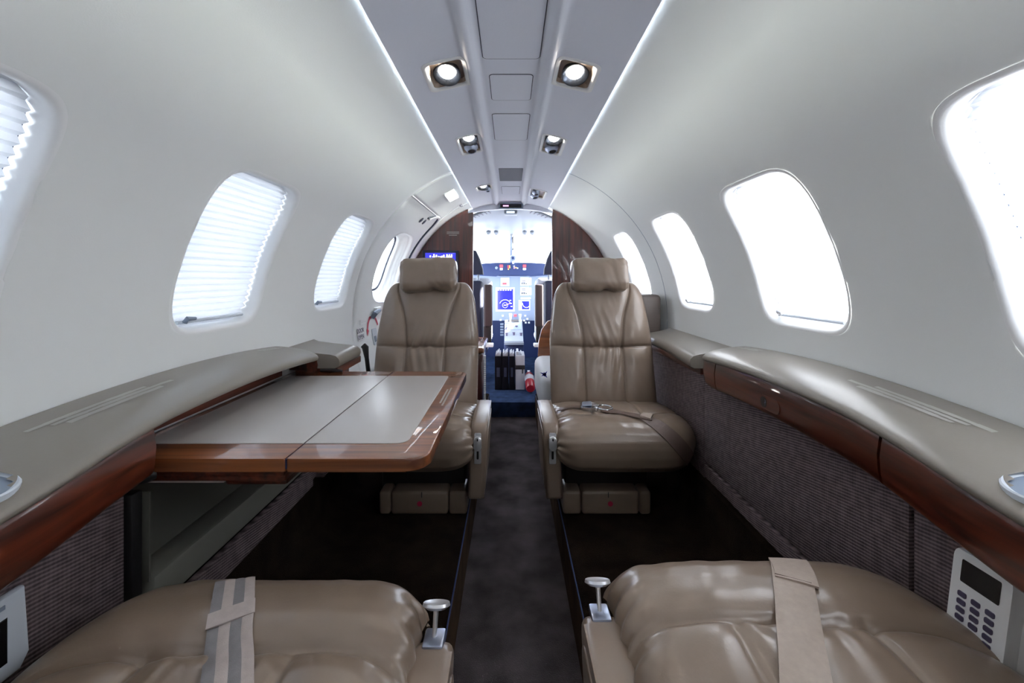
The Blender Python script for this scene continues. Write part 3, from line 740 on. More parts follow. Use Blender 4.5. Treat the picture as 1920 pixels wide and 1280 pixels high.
# ------------------------------------------------------------------ side ledges
def hwall(y): return .193+.024*min(1.4, ((y-.95)/.42)**2)
Y_END = 1.355
def xin(y):
    if y < .75: return .572-.028*sm((.75-y)/.30)
    t = max(0, (y-1.255)/(Y_END-1.255)); return .572+.13*(1-math.sqrt(max(0, 1-min(1, t)**2)))
CUP = (.468, .600)
def ledge(s, label):
    Lg = thing('side_ledge', (s*.62, .5, .62), label, 'side ledge', 'long side ledges')
    ys = []
    y = -1.28
    while y < Y_END-.0005:
        ys.append(y); y += .004 if abs(y-CUP[0]) < .06 else (.02 if y < 1.22 else .006)
    ys.append(Y_END-.0005)
    sec = [(f, d*.62) for f, d in [(1., .0), (.93, .000), (.86, .001), (.79, .002), (.72, .0035), (.66, .005), (.60, .0065), (.54, .008), (.48, .010), (.42, .012), (.36, .0145), (.30, .0175), (.24, .021), (.18, .0255), (.12, .031), (.07, .036), (.03, .042), (.005, .049), (0, .056), (.012, .063), (.05, .067), (.3, .069), (.93, .069)]]
    b = B(); rows = []
    for y in ys:
        h0 = hwall(y); x0 = xin(y); xw = .7165
        end = sm((y-1.30)/(Y_END-1.30))
        rows.append([Vector((s*(x0+(xw-x0)*f), y, CAMZ-h0-dh-.030*end*(1-min(1, dh/.06)))) for f, dh in sec])
    vs = b.grid(rows)
    b.cap(vs[-1]); b.cap(vs[0][::-1])
    kill = [f for f in b.bm.faces if (lambda c: math.hypot(c.y-CUP[0], abs(c.x)-CUP[1]) < .035 and CAMZ-c.z < hwall(c.y)+.05)(f.calc_center_median())]
    bmesh.ops.delete(b.bm, geom=kill, context='FACES')
    b.obj('leather_top', 'ledge_leather', Lg, angle=60)
    # cup holder
    zt = CAMZ-hwall(CUP[0])-.0103; c = Vector((s*CUP[1], CUP[0], zt))
    ax = Vector((-s*.16, 0, 1))
    b = B(); b.lathe(c, ax, [(.034, -.012), (.0355, .000), (.0405, .0035), (.0425, .002), (.0435, -.004), (.040, -.008)], 40); b.obj('cup_ring', 'grey', Lg)
    b = B(); b.lathe(c, ax, [(.0365, .000), (.034, -.016), (.033, -.040), (0, -.042)], 36); b.obj('cup_holder', 'slate', Lg)
    # glossy wood fascia in separate pieces
    def fascia(y0, y1, nm, taper=False):
        b = B(); rows = []; n = max(4, int((y1-y0)/.012))
        for k in range(n+1):
            y = y0+(y1-y0)*k/n; x0 = xin(y)+.005; h0 = hwall(y)+.038; hb = hwall(y)+.118
            if taper: tt = (y-y0)/(y1-y0); hb = hb-.045*tt**2.2 if s > 0 else hwall(y)+.078
            rows.append([Vector((s*min(x0+dx, .700+dx*.1), y, CAMZ-(h0+(hb-h0)*f))) for f, dx in ((0, .03), (0, .006), (.04, .0015), (.12, 0), (.4, -.003), (.75, -.001), (.92, .002), (.98, .006), (1, .012), (1, .03))])
        vs = b.grid(rows); b.cap(vs[0]); b.cap(vs[-1][::-1])
        return b.obj(nm, 'wood', Lg, angle=50)
    def fab(y0, y1, nm, h_top=None, x=.618, z_bot=None):
        b = B(); n = max(2, int((y1-y0)/.02)); rows = []
        for k in range(n+1):
            y = y0+(y1-y0)*k/n; hb = .588 if z_bot is None else z_bot
            top = (hwall(y)+.112) if h_top is None else h_top
            rows.append([Vector((s*(x+dx), y, CAMZ-(top+(hb-top)*f))) for f, dx in ((0, .012), (0, .002), (.02, 0), (.98, 0), (1, .003), (1, .02))])
        vs = b.grid(rows); b.cap(vs[0]); b.cap(vs[-1][::-1])
        o = b.obj(nm, 'fabric', Lg, angle=50)
        b = B(); rows = []
        for k in range(n+1):
            y = y0+(y1-y0)*k/n; hb = .588 if z_bot is None else z_bot
            rows.append([Vector((s*(x-.001+dx), y, CAMZ-hb-dz)) for dz, dx in ((.007, .02), (.007, .001), (.011, 0), (.046, .002), (.048, .005), (.048, .02))])
        vs = b.grid(rows); b.cap(vs[0]); b.cap(vs[-1][::-1]); b.obj('base_strip', 'fabric', Lg, angle=50)
        return o
    if s > 0:
        fascia(1.203, Y_END-.004, 'fascia_end', True); mid = fascia(.662, 1.199, 'table_lid'); fascia(-1.25, .656, 'fascia_panel')
        fab(.662, 1.199, 'fabric_panel'); fab(-1.25, .655, 'fabric_panel', x=.620); fab(1.203, 1.36, 'fabric_panel', .28, x=.619)
        # recessed latch in the lid
        yl = .945; hl = hwall(yl)+.088; x0 = xin(yl)+.0015
        rtl = lambda u, v, d: Vector((s*(x0+.0005-d), yl+u, CAMZ-hl+v))
        b = B(); b.prism(rrect(.072, .030, .013, 6), rtl, -.002, .0012); lp = b.obj('latch_plate', 'wood', mid, smooth=False)
        b = B(); b.prism(rrect(.024, .024, .0105, 6, .020, 0), rtl, -.002, .0016); b.obj('latch_pocket', 'black', mid, smooth=False)
        b = B(); b.tube([rtl(.014, -.006, .001), rtl(.012, 0, .003), rtl(.014, .006, .001)], .0016, 8); b.obj('latch_pull', 'satin', mid)
    else:
        fascia(-1.25, .688, 'fascia_panel'); fascia(1.285, Y_END-.004, 'fascia_end', True)
        fab(-1.25, .684, 'fabric_panel', x=.620); fab(1.285, 1.36, 'fabric_panel', .36, x=.619)
        b = B(); rows = []
        for k in range(31):
            y = .695+(1.29-.695)*k/30
            rows.append([Vector((s*dx, y, CAMZ-h)) for h, dx in ((hwall(y)+.040, .700), (hwall(y)+.040, .690), (.297, .690), (.297, .700))])
        b.grid(rows); b.obj('slot_fascia', 'wood', Lg, angle=30)
        # open table stowage pocket
        b = B(); b.box((-.662, .714, .44), (-.656, 1.284, .59)); b.box((-.66, .714, .44), (-.605, .718, .59)); b.box((-.66, 1.280, .44), (-.605, 1.284, .59)); b.obj('table_pocket', 'olive', Lg, smooth=False)
        b = B(); b.box((-.655, .690, .325), (-.612, .710, .598), .002); b.obj('pocket_jamb', 'black', Lg)
        b = B(); b.box((-.660, .72, .385), (-.600, 1.28, .445), .008); b.obj('pocket_sill', 'olive2', Lg)
        b = B(); b.box((-.605, .72, .325), (-.590, 1.28, .384), .004); b.obj('base_strip', 'fabric', Lg)
    # faint pale broken rows on the leather
    b = B()
    for (yc, n, x0, dx) in ((.70, 3, .668, -.011), (1.225, 2, .690, -.012)):
        for r in range(n):
            for k in range(9):
                w = .0245 if yc < 1 else .0112; yy = yc-.10+k*.024+(.012*((r*2) % 3) if yc < 1 else 0)
                if yc > 1: yy = yc-.05+k*.011
                if k in ((0, 8) if r == 2 else (8,) if r == 0 else ()): continue
                x = x0+dx*r
                def zt(x, y):
                    f = (x-xin(y))/(.7165-xin(y)); 
                    for (fa, da), (fb, db) in zip(sec, sec[1:]):
                        if fb <= f <= fa: q = (f-fa)/(fb-fa); return CAMZ-hwall(y)-(da+(db-da)*q)
                    return CAMZ-hwall(y)
                e0, e1 = .0042+random.uniform(-.0012, .0008), .0042+random.uniform(-.0012, .0008); q = [(x-e0, yy-w/2), (x+e1, yy-w/2), (x+e0, yy+w/2), (x-e1, yy+w/2)]
                b.cap([b.bm.verts.new(Vector((s*a, y, zt(a, y)+.0006))) for a, y in q])
    o = b.obj('pale_rows', 'decal', Lg, smooth=False); o['kind'] = 'stuff'
    return Lg
ledge(1, 'long leather topped ledge on the right wall with dark wood lid above ribbed fabric')
ledge(-1, 'long leather topped ledge on the left wall that the table slides out from')
# short forward ledges
for s, y1, lb in ((1, 1.915, 'short leather ledge on the right wall, just forward of the long ledge'), (-1, 1.585, 'short leather ledge on the left wall, between the long ledge and the entry door')):
    Lf = thing('forward_ledge', (s*.64, (1.36+y1)/2, .62), lb, 'side ledge', 'short forward ledges')
    b = B(); xi = .572 if s > 0 else .545; rows = []; flare = .028 if s > 0 else 0.
    prof = [(.7165, .225), (.70, .232), (.64, .240), (xi+.03, .246), (xi+.012, .251), (xi+.002, .261), (xi, .272), (xi+.004, .285), (xi+.015, .290), (.703, .290)]
    for k in range(25):
        y = 1.361+(y1-1.361)*k/24; e = sm((y-(y1-.03))/.03) if s < 0 else 0
        rows.append([Vector((s*(x+(.02*e+flare*min(1, (y-1.36)/.34))*(x < .66)), y, CAMZ-h-.012*e*(h < .28))) for x, h in prof])
    vs = b.grid(rows); b.cap(vs[0]); b.cap(vs[-1][::-1]); b.obj('leather_top', 'ledge_leather', Lf, angle=60)
    b = B(); xq = xi+.008+flare; b.box((min(s*xq, s*.69), 1.367, CAMZ-.312), (max(s*xq, s*.69), y1-.004, CAMZ-.289), .003); b.obj('wood_edge', 'wood', Lf)
    b = B(); xq = .619 if s > 0 else .596; b.box((min(s*xq, s*.64), 1.364, .31), (max(s*xq, s*.64), y1-.006, CAMZ-.311), .004); b.obj('fabric_panel', 'fabric', Lf)
st = B(); st.tube([(-.622, 1.80, .665), (-.612, 1.80, .655), (-.606, 1.80, .61), (-.600, 1.80, .56), (-.590, 1.80, .50)], [.012, .014, .009, .009, .009], 10)
tag(st.obj('door_strap', 'black'), 'black door strap hanging at the end of the short left ledge', 'strap')

# ------------------------------------------------------------------ table
T = thing('folding_table', (-.39, 1.03, .63), 'glossy walnut folding table with grey leather insets, extended from the left ledge', 'table')
ZT = .65
def slab(x0, x1, y0, y1, z0, z1, rc, bev):
    poly = []
    rr = dict(zip('abcd', rc))            # corner radii: +x+y, -x+y, -x-y, +x-y
    for (cx, cy, r, a0) in ((x1, y1, rc[0], 0), (x0, y1, rc[1], 90), (x0, y0, rc[2], 180), (x1, y0, rc[3], 270)):
        sx, sy = (1 if cx == x1 else -1), (1 if cy == y1 else -1)
        for k in range(9):
            a = math.radians(a0+90*k/8); poly.append((cx-sx*r+r*math.cos(a), cy-sy*r+r*math.sin(a)))
    b = B(); b.prism(poly, lambda u, v, d: Vector((u, v, d)), z0, z1, bev, 3); return b
inner = slab(-.686, -.3735, .706, 1.362, ZT-.022, ZT, (.002, .002, .002, .002), .0025).obj('inner_leaf', 'table', T, angle=35)
outer = slab(-.3705, -.138, .706, 1.362, ZT-.022, ZT, (.030, .002, .002, .036), .0035).obj('outer_leaf', 'table', T, angle=35)
slab(-.668, -.3735, .770, 1.297, ZT-.001, ZT+.0012, (.001, .001, .001, .001), .0006).obj('leather_inset', 'inset', inner, angle=35)
slab(-.3705, -.187, .770, 1.297, ZT-.001, ZT+.0012, (.010, .001, .001, .022), .0006).obj('leather_inset', 'inset', outer, angle=35)
b = B(); b.box((-.3742, .708, ZT-.018), (-.3698, 1.36, ZT-.0015)); b.obj('hinge', 'navyp', T)
b = B(); b.box((-.62, .712, ZT-.032), (-.378, .75, ZT-.0215), .002); b.box((-.62, .716, ZT-.042), (-.378, .75, ZT-.031), .002); b.obj('slide_rail', 'wood', T)
b = B(); b.box((-.62, 1.30, ZT-.040), (-.378, 1.35, ZT-.0215), .002); b.obj('slide_rail', 'wood', T)
b = B(); b.box((-.49, .73, ZT-.056), (-.382, .80, ZT-.041), .006); b.obj('support_block', 'wood', T)
b = B(); b.box((-.63, .73, ZT-.052), (-.49, .742, ZT-.043), .002); b.obj('webbing_strip', 'belt_light', T)
b = B(); b.tube([(-.66, .700, ZT-.030), (-.63, .700, ZT-.028), (-.60, .702, ZT-.027), (-.592, .712, ZT-.027)], [.011, .014, .012, .008], 12); b.obj('pivot_arm', 'black', T)
b = B(); b.tube([(-.60, 1.350, ZT+.006), (-.56, 1.350, ZT+.006), (-.53, 1.348, ZT+.004)], [.005, .006, .004], 8); b.obj('pivot_arm', 'black', T)
b = B()                     # two short lines of placard print on the outer border
for k, (x, y0, y1) in enumerate(((-.168, 1.02, 1.14), (-.160, 1.0, 1.16))):
    y = y0
    while y < y1: b.box((x-.0022, y, ZT-.001), (x+.0022, y+.009, ZT+.0004)); y += .0115
b.obj('placard_print', 'decal', outer, smooth=False)

# ------------------------------------------------------------------ telephone and left control panel
ph = thing('wall_telephone', (.59, .54, .50), 'white wall telephone with dark screen and keypad on the right fabric panel', 'telephone')
XP = .6195
fp = lambda u, v, d: Vector((XP-d, u, CAMZ-v))
def pol(c): return [(u, v) for u, v in c]
b = B(); b.prism([(.572, .335), (.486, .335), (.480, .50), (.588, .50)], fp, .0005, .009, .003, 2); b.obj('cradle', 'white', ph)
def hand(u, v): return (.5735-.075*u-.012*v*0+.016*v*.0, .352+.130*v)
fh = lambda u, v, d: Vector((XP-.006-d, .570-.068*u+.014*v, CAMZ-.357-.128*v))
b = B(); b.prism(rrect(1., 1., .10, 4, .5, .5), fh, -.002, .020, .006, 3); hs = b.obj('handset', 'white', ph)
b = B(); b.prism(rrect(.66, .24, .02, 3, .50, .21), fh, .018, .0205); b.obj('screen', 'screen_dark', hs, smooth=False)
b = B()
for r in range(5):
    for c in range(3):
        b.prism(rrect(.15, .055, .02, 3, .24+.24*c, .46+.085*r), fh, .018, .0215)
b.obj('keypad', 'ink', hs, smooth=False)
b = B(); b.prism(rrect(.26, .07, .02, 3, .62, .90), fh, .018, .0215); b.obj('call_key', 'green', hs, smooth=False)
b = B(); b.prism(rrect(.26, .05, .02, 3, .62, .965), fh, .018, .0212); b.obj('end_key', 'redkey', hs, smooth=False)
b = B(); cc = fp(.523, .3455, .007); b.lathe(cc, (-1, 0, 0), [(.0, .001), (.012, .0012), (.014, .003), (.016, .0)], 24); b.obj('speaker_disc', 'grey', ph)
cp = thing('control_panel', (-.60, .49, .51), 'blue grey panel with dark screen on the left fabric panel', 'control panel')
fl_ = lambda u, v, d: Vector((-XP+.0045+d, u, CAMZ-v))
b = B(); b.prism([(.535, .385), (.40, .385), (.40, .485), (.530, .485), (.540, .47)], fl_, -.004, .008, .004, 2); b.obj('bezel', 'grey', cp)
b = B(); b.prism([(.515, .41), (.42, .41), (.42, .465), (.515, .465)], fl_, .006, .009, .001, 1); b.obj('screen', 'screen_dark', cp)
b = B(); b.prism([(.512, .393), (.47, .393), (.47, .398), (.512, .398)], fl_, .006, .009); b.obj('slot', 'slate', cp)

# ------------------------------------------------------------------ forward cabin: side-facing seat, cabinet
sf = thing('side_facing_seat', (.40, 2.5, ZS), 'side facing seat by the right bulkhead, white covered cushion with blue print', 'seat')
b = B(); b.box((.160, 2.22, .20), (.60, 2.86, .435), .05, 4); cs = b.obj('seat_cushion', 'white_cover', sf)
b = B()
cpt = at(1021, 702, 2.215)
for k in range(7):
    a = 2*PI*k/7; d = Vector((math.cos(a), 0, math.sin(a))); e = Vector((-math.sin(a), 0, math.cos(a)))
    rr = .012+.016*((k*3) % 5)/4
    b.cap([b.bm.verts.new(cpt+p) for p in (e*.006, d*rr, -e*.006)])
b.obj('blue_print', 'blueprint', cs, smooth=False)
b = B(); b.box((.575, 1.92, .60), (.682, 2.88, .872), .02, 3); b.obj('backrest', 'dark_leather', sf)
b = B(); pts = [(.10, .20), (.10, .42), (.105, .52), (.125, .60), (.165, .655), (.22, .675), (.55, .675), (.55, .20)]
b.prism([(x+.085, z) for x, z in pts], lambda u, v, d: Vector((u, d, v)), 2.87, 2.90, .006, 2); b.obj('end_panel', 'table', sf)
cb = thing('refreshment_cabinet', (-.35, 2.66, ZS), 'glossy wood cabinet with a pale ribbed edge behind the left seat, beside the aisle', 'cabinet')
b = B(); b.box((-.56, 2.44, ZS), (-.160, 2.87, .52), .02, 3); b.obj('body', 'bulk', cb)
b = B(); b.box((-.57, 2.43, .515), (-.150, 2.88, .548), .014, 3); b.obj('worktop', 'table', cb)
b = B()
for k in range(30): b.cyl((-.152, 2.432, ZS+.01+k*.0118), (-.140, 2.432, ZS+.01+k*.0118), .0055, n=8)
b.obj('ribbed_edge', 'white', cb)

# ------------------------------------------------------------------ cockpit
def cw(name, m, kind='structure'): pass
b = B()                      # cockpit shell: tapering sides, overhead
for s in (-1, 1):
    b.grid([[Vector((s*x, y, z)) for y, x in ((2.968, .74), (3.6, .70), (4.3, .62), (4.9, .45))] for z in (.08, .50, .80)])
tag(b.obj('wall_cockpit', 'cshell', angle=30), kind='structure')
def over_z(x, k):
    q = min(abs(x), .36); a = .84+(-.40-.84)*sm(k)
    return 1.443-.068*sm(k)-a*q*q-.25*max(0, abs(x)-.36)+.010*math.exp(-((abs(x)-.17)/.08)**2-((k-.65)/.2)**2)
rows = []
for k in range(17):
    y = 2.966+1.15*k/16; row = []
    for j in range(25):
        x = -.70+1.40*j/24; row.append(Vector((x, y, over_z(x, k/16))))
    rows.append(row)
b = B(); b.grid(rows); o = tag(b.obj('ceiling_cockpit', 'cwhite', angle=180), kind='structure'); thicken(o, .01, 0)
ov = thing('overhead_vents', (0, 3.05, 1.42), 'row of dark curved air slots on both sides of the white cockpit overhead', 'air vent')
for s in (-1, 1):
    b = B()
    for k in range(5):
        x = s*(.262-.027*k); y = 3.05
        pts = []
        for q in range(7):
            xx = x-s*.010*math.sin(q/6*PI/2)+0; yy = y-.03+.022*q*.6
            kk = (yy-2.966)/1.15; zz = over_z(xx, kk)-.006
            pts.append((xx, yy, zz))
        b.tube(pts, .0036, 6)
    b.obj('vent_slots', 'ink', ov)
ol = thing('overhead_light', (0, 3.1, 1.42), 'white dome light at the centre of the cockpit overhead', 'light')
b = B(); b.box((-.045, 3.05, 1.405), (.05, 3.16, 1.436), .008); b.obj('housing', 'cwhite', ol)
b = B(); b.box((-.028, 3.043, 1.41), (.030, 3.06, 1.424), .003); b.obj('lens', 'scr_pale', ol)
for x, lb in ((-.165, 'left'), (.165, 'right')):
    e = thing('eyeball_vent', (x, 3.9, 1.37), 'white eyeball vent cluster under the %s half of the cockpit overhead' % lb, 'air vent', 'cockpit eyeball vents')
    for dx in (-.035, .035):
        b = B(); b.lathe((x+dx, 3.9, 1.362), (0, -.5, -1), [(.022, -.01), (.022, .012), (.014, .02), (0, .02)], 16); b.obj('nozzle', 'cwhite', e)
b = B(); b.box((-.62, 4.56, .08), (.62, 4.60, .96)); tag(b.obj('wall_cockpit_front', 'navyp', smooth=False), kind='structure')
# windscreen
ws = thing('window_%d' % wi, (0, 4.7, 1.2), None, None, kind='structure'); wi += 1
b = B()
def strut(p0, p1, w):
    b.tube([p0, p1], w, 10)
strut((.01, 4.12, 1.365), (.01, 4.85, 1.02), .016); strut((-.42, 4.12, 1.325), (-.52, 4.85, 1.0), .02); strut((.42, 4.12, 1.325), (.52, 4.85, 1.0), .02)
b.obj('windscreen_frame', 'cwhite', ws)
b = B(); b.grid([[Vector((x, 4.13+.0*x, 1.365-.085*(abs(x)/.45)**2)) for x in (-.42, -.2, 0, .2, .42)], [Vector((x*1.2, 4.86, 1.0)) for x in (-.42, -.2, 0, .2, .42)]]); b.obj('pane', 'glass', ws)
dv = thing('compass_rod', at(961, 448, 4.15), 'thin dark vertical rod hanging in the middle of the windscreen', 'rod')
b = B(); b.tube([at(962, 440, 4.15), at(961.5, 450, 4.15), at(961.5, 469, 4.15)], [.010, .0075, .006], 8); b.obj('rod', 'black', dv)
b = B(); c = at(961, 434.5, 4.10); b.box(c-Vector((.035, .02, .006)), c+Vector((.035, .02, .007)), .004); b.obj('clamp', 'slate', dv)
cm = thing('magnetic_compass', at(962, 484, 4.15), 'small round grey magnetic compass on top of the glareshield', 'compass')
b = B(); c = at(962, 483.5, 4.15); b.lathe(c+Vector((0, .03, 0)), (0, -1, 0), [(.0, -.03), (.024, -.025), (.031, 0), (.030, .02), (.026, .028), (0, .028)], 22); b.obj('body', 'slate', cm)
b = B(); b.box(c+Vector((-.013, -.004, -.013)), c+Vector((.013, .004, .013)), .002); b.obj('dial', 'navyp', cm)
b = B(); b.cyl(c-Vector((0, -.03, .055)), c-Vector((0, -.03, .02)), .008); b.obj('stand', 'grey', cm)
# glareshield and panel
ip = thing('instrument_panel', (0, 4.3, .55), 'pale instrument panel with blue displays under a navy glareshield, across the cockpit', 'instrument panel')
YG = 4.20
b = B(); n = 20; pts = []
up = [(-.56+1.16*k/n, 1.098-.03*abs((-.56+1.16*k/n-.03)/.5)**2) for k in range(n+1)]
lo = [(.60, .975), (.45, .975), (.20, .972), (.16, .964), (-.10, .964), (-.14, .972), (-.45, .975), (-.56, .975)]
b.prism(up+lo, lambda u, v, d: Vector((u, d, v)), YG, YG+.45, .012, 3); gs = b.obj('glareshield', 'navyp', ip, angle=50)
def spot(parent, nm, px0, py0, px1, py1, y, m, t=.004, bev=0.):
    a, c = at(px0, py1, y), at(px1, py0, y)
    b = B(); b.box((a.x, y-t, a.z), (c.x, y+.01, c.z), bev); return b.obj(nm, m, parent, smooth=False)
for x0 in (937, 980.5):
    spot(gs, 'annunciator', x0, 496, x0+6, 501, YG, 'scr_red', .006); spot(gs, 'annunciator', x0+.3, 502.3, x0+5.5, 506, YG, 'scr_white', .006)
for (x, y, m) in ((951.6, 497.5, 'scr_red'), (954.6, 497.5, 'scr_amber'), (951.8, 500.5, 'scr_red'), (954.8, 500.5, 'scr_amber'), (952.2, 503.6, 'scr_amber'), (963, 498, 'scr_white'), (966.4, 500.6, 'scr_amber'), (969.4, 501.6, 'scr_white'), (963.2, 501.2, 'scr_pink')):
    spot(gs, 'annunciator', x, y, x+2, y+2, YG, m, .006)
b = B(); b.lathe(at(931, 502, YG-.002), (0, -1, 0), [(.014, 0), (.014, .006), (.010, .008), (0, .008)], 16); b.obj('knob', 'slate', gs)
YP = 4.26
b = B(); b.box((-.60, YP, .52), (.62, YP+.05, .985)); b.obj('panel', 'panelw', ip, smooth=False)
def display(nm, px0, py0, px1, py1, m, frame=2.2, label=None):
    f = spot(ip, nm, px0-frame, py0-frame, px1+frame, py1+frame, YP, 'grey', .006)
    return spot(f, 'screen', px0, py0, px1, py1, YP-.006, m, .002)
p = display('flight_display', 932.8, 542, 961.8, 580, 'scr_blue', 3.5)
b = B(); c = at(947, 572, YP-.010)
b.tube([c+Vector((.055*math.cos(a), 0, .055*math.sin(a))) for a in [math.radians(20+140*k/20) for k in range(21)]], .0022, 6)
b.tube([c+Vector((.026*math.cos(a), 0, .026*math.sin(a))) for a in [2*PI*k/20 for k in range(20)]], .0012, 5, True)
for k in range(6): q = at(934.5+4.6*k, 543.5, YP-.010); b.box(q-Vector((.006, .001, .006)), q+Vector((.007, .001, .007)))
b.box(c-Vector((.012, .001, .004)), c+Vector((.012, .001, .005)))
for k in range(3): q = at(957+k, 563+5.6*k, YP-.010); b.box(q-Vector((.008, .001, .004)), q+Vector((.008, .001, .004)))
b.obj('display_symbols', 'scr_white', p, smooth=False)
b = B(); b.tube([c, c+Vector((.05, 0, .018))], .003, 6); b.obj('course_needle', 'scr_pink', p)
p = display('standby_attitude_display', 941, 522.5, 953, 534, 'scr_pale'); spot(p, 'horizon_band', 942, 529.5, 950, 533.8, YP-.0085, 'scr_red', .001)
for y0 in (520.8, 539.2):
    p = display('radio_display', 977, y0, 990, y0+13, 'scr_pale', 1.5)
    for r in range(3): spot(p, 'readout', 978, y0+1.6+3.4*r, 985.5, y0+2.8+3.4*r, YP-.0085, 'ink', .001)
    for k in range(3): spot(p, 'readout', 978+3.7*k, y0+9.7, 980+3.7*k, y0+12, YP-.0085, 'screen_dark', .001)
    spot(ip, 'button_strip', 992.5, y0, 996, y0+13.5, YP, 'scr_white', .006)
for k in range(6): spot(ip, 'switch', 976.5+3.2*k, 557.4, 978.8+3.2*k, 560.2, YP, 'scr_white', .008)
p = display('map_display', 974.5, 564.5, 992, 579.5, 'scr_blue'); spot(p, 'readout', 975, 565, 978.6, 579, YP-.0085, 'scr_white', .001)
b = B(); c = at(987, 567, YP-.010); b.tube([c+Vector((.040*math.cos(a), 0, .050*math.sin(a))) for a in [math.radians(185+130*k/14) for k in range(15)]], .0025, 6); b.obj('map_arc', 'scr_white', p)
for (x, y) in ((941, 590), (937, 598), (983, 590), (987, 596), (981, 599), (990, 603), (984, 603)): spot(ip, 'switch', x, y, x+3.4, y+3, YP, 'white', .012)
spot(ip, 'warning_lamp', 963.5, 589, 968.5, 593, YP, 'scr_red', .01)
for k in range(5): spot(ip, 'circuit_breaker', 938, 606+5*k, 944, 609+5*k, YP-.06, 'slate', .01)
# pedestal
pe = thing('throttle_pedestal', (.03, 3.95, .10), 'pale throttle pedestal with levers between the two pilot seats', 'pedestal')
b = B(); pa, pb_, pc, pd = at(947, 601, 4.12), at(977.5, 601, 4.12), at(982, 641, 3.72), at(945.5, 641, 3.72)
b.prism([(4.15, pa.z), (3.72, pc.z), (3.70, pc.z-.03), (3.70, .10), (4.15, .10)], lambda u, v, d: Vector((d, u, v)), -.055, .115, .006, 2); b.obj('body', 'navyp', pe, angle=40)
sl = Vector((0, pa.y-pc.y, pa.z-pc.z)).normalized(); nm_ = Vector((0, -sl.z, sl.y))
fpd = lambda u, v, d: Vector((u, pc.y, pc.z))+sl*v+nm_*(d+.006)
b = B(); b.prism(rrect(.165, .43, .006, 3, .030, .21), fpd, -.004, .004); b.obj('top_plate', 'cwhite', pe, smooth=False)
b = B(); b.prism(rrect(.135, .12, .004, 3, .035, .275), fpd, .004, .008); b.obj('trim_plate', 'panelw', pe, smooth=False)
for (u, v, h, m) in ((.0, .36, .09, 'white'), (.09, .38, .075, 'slate'), (-.035, .10, .025, 'ink'), (.030, .11, .025, 'ink'), (.095, .10, .025, 'ink'), (.055, .26, .012, 'ink'), (-.035, .22, .010, 'ink')):
    b = B(); b.tube([fpd(u, v, 0), fpd(u, v+.01, h*.6), fpd(u, v+.015, h)], [.009, .009, .014], 10); b.obj('lever' if h > .05 else 'knob', m, pe)
b = B(); b.prism(rrect(.10, .05, .004, 3, .03, .40), fpd, .003, .007); b.obj('lever_slot', 'black', pe, smooth=False)
spot(pe, 'front_lip', 945.5, 641, 982, 645.5, 3.69, 'cwhite', .02)
# pilot seats
def pilot(s, lb):
    y = 3.42
    S = thing('pilot_seat', (s*.37, y, .10), lb, 'pilot seat', 'cockpit pilot seats')
    cxs = -.385 if s < 0 else .435
    X = lambda u: cxs-s*u            # u runs towards the pedestal
    def bx(nm, m, u0, u1, y0, y1, z0, z1, bev=.02, seg=3):
        b = B(); xa, xb_ = X(u0), X(u1); b.box((min(xa, xb_), y0, z0), (max(xa, xb_), y1, z1), bev, seg); return b.obj(nm, m, S)
    b = B(); poly = [(-.13, .972), (.168, .972), (.162, 1.02), (.140, 1.10), (.108, 1.165), (.06, 1.178), (-.05, 1.178), (-.10, 1.13)]
    b.prism(poly, lambda u, v, d: Vector((X(u), d, v)), y, y+.07, .012, 3); b.obj('headrest', 'navy', S, angle=50)
    b = B(); b.cyl((X(.125), y+.035, .93), (X(.125), y+.035, .985), .010); b.cyl((X(-.05), y+.035, .93), (X(-.05), y+.035, .985), .010); b.obj('headrest_post', 'slate', S)
    bx('backrest', 'navy', -.20, .165, y, y+.06, .38, .925, .03)
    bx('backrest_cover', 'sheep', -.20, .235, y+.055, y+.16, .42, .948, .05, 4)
    bx('seat_pan', 'navy', -.20, .20, y, y+.45, .34, .42, .02)
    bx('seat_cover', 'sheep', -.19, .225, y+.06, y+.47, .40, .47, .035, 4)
    bx('armrest', 'pilot_arm', .178, .243, y-.10, y-.03, .565, .895, .012, 3)
    bx('armrest_hinge', 'black', .175, .235, y-.09, y-.02, .44, .57, .008)
    bx('track_lever', 'white', .19, .25, y-.06, y+.02, .40, .425, .006)
    bx('frame', 'black', -.15, .17, y+.02, y+.36, .10, .345, .02)
    return S
pilot(-1, 'dark pilot seat left of the pedestal with brown armrest folded up')
pilot(1, 'dark pilot seat right of the pedestal with grey brown armrest folded up')
# flight bag items on the cockpit floor
for k, (x0, x1, lb) in enumerate(((-.118, -.066, 'black binder standing leftmost in the cockpit aisle, left of another binder'), (-.063, -.014, 'black binder in the middle of three standing in the cockpit aisle'), (-.011, .034, 'black binder in the cockpit aisle beside the white manual box'))):
    bd = thing('flight_binder', ((x0+x1)/2, 3.27, .10), lb, 'binder', 'black binders on the cockpit floor')
    b = B(); b.box((x0, 3.22, .101), (x1, 3.42, .355), .004); b.obj('cover', 'binder', bd)
    b = B()
    for q in range(4):
        xx = x0+.006+(x1-x0-.012)*q/4; b.box((xx, 3.23, .35), (xx+.007, 3.40, .368+.02*((q*7+k*3) % 5)/5), .001)
    b.obj('pages', 'paper', bd)
    b = B(); b.box((x0+.014, 3.2185, .20), (x1-.014, 3.221, .27)); b.obj('spine_label', 'navy', bd, smooth=False)
mb = thing('manual_box', (.072, 3.3, .10), 'white manual box with a black band beside the binders on the cockpit floor', 'box')
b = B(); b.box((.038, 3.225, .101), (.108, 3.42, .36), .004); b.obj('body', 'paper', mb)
b = B(); b.box((.036, 3.222, .255), (.110, 3.423, .287), .003); b.obj('band', 'black', mb)
b = B(); b.box((.088, 3.2195, .225), (.096, 3.2225, .26), .001); b.obj('band_tail', 'black', mb)
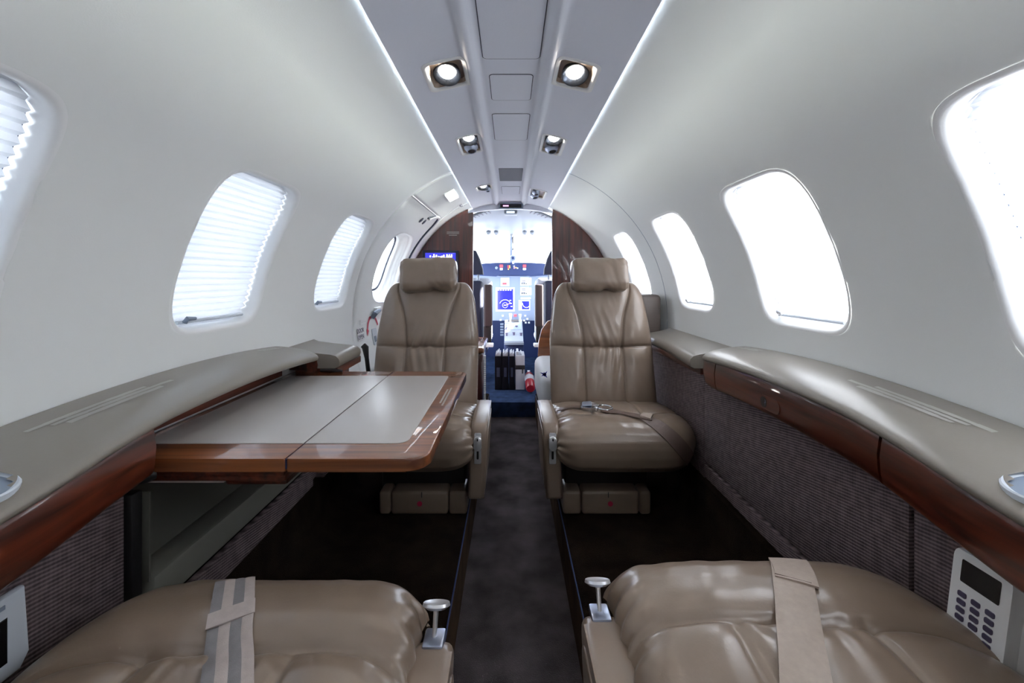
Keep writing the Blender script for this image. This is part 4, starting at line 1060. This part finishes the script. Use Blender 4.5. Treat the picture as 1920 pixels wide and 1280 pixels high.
b = B(); b.box((.046, 3.24, .355), (.062, 3.40, .385), .001); b.box((.078, 3.24, .355), (.086, 3.40, .372), .001); b.obj('pages', 'paper', mb)
fe = thing('fire_extinguisher', (.15, 3.2, .10), 'red fire extinguisher with white label lying on the cockpit floor by the manual box', 'fire extinguisher')
a0, a1 = Vector((.147, 3.12, .136)), Vector((.142, 3.30, .205)); ax = (a1-a0).normalized()
b = B(); b.lathe(a0, ax, [(0, .004), (.020, .002), (.030, .0), (.035, .008), (.035, .15), (.028, .18), (.014, .195), (.012, .21), (0, .21)], 26); b.obj('cylinder', 'red', fe)
b = B(); b.lathe(a0, ax, [(.0356, .085), (.0357, .09), (.0357, .135), (.0356, .14)], 26); b.obj('label_band', 'paper', fe)
b = B(); b.box(a0+ax*.205-Vector((.012, .012, .006)), a0+ax*.205+Vector((.012, .035, .016)), .003); b.obj('valve', 'chrome', fe)

# ------------------------------------------------------------------ outside: pale apron under an overcast bright sky
b = B(); b.box((-30, -30, -1.25), (30, 40, -1.2)); tag(b.obj('ground', 'apron', smooth=False), kind='structure')
w = bpy.data.worlds.new('sky'); bpy.context.scene.world = w; w.use_nodes = True
bg = w.node_tree.nodes['Background']; bg.inputs['Color'].default_value = (.86, .93, 1.0, 1); bg.inputs['Strength'].default_value = 4.3
sun = bpy.data.lights.new('sun', 'SUN'); sun.energy = 75; sun.angle = math.radians(3); sun.color = (1, .97, .92)
so = bpy.data.objects.new('sun', sun); C.objects.link(so)
so.rotation_euler = Vector((-.86, -.18, -.42)).to_track_quat('-Z', 'Y').to_euler()

# ------------------------------------------------------------------ camera and view
cam = bpy.data.cameras.new('camera'); co = bpy.data.objects.new('camera', cam); C.objects.link(co)
co.location = (0, 0, CAMZ); co.rotation_euler = (PI/2, 0, 0)
cam.sensor_width = 36; cam.sensor_fit = 'HORIZONTAL'; cam.lens = 36*F/1920
cam.shift_x = (960-CX)/1920; cam.shift_y = (CY-640)/1920
cam.clip_start = .02
sc = bpy.context.scene; sc.camera = co
sc.view_settings.view_transform = 'Standard'; sc.view_settings.look = 'None'; sc.view_settings.gamma = 1; sc.view_settings.use_curve_mapping = False
sc.view_settings.exposure = 1.15
try:
    sc.cycles.use_denoising = True; sc.cycles.max_bounces = 14; sc.cycles.diffuse_bounces = 8; sc.cycles.transparent_max_bounces = 12; sc.cycles.sample_clamp_indirect = 6.
except Exception: pass
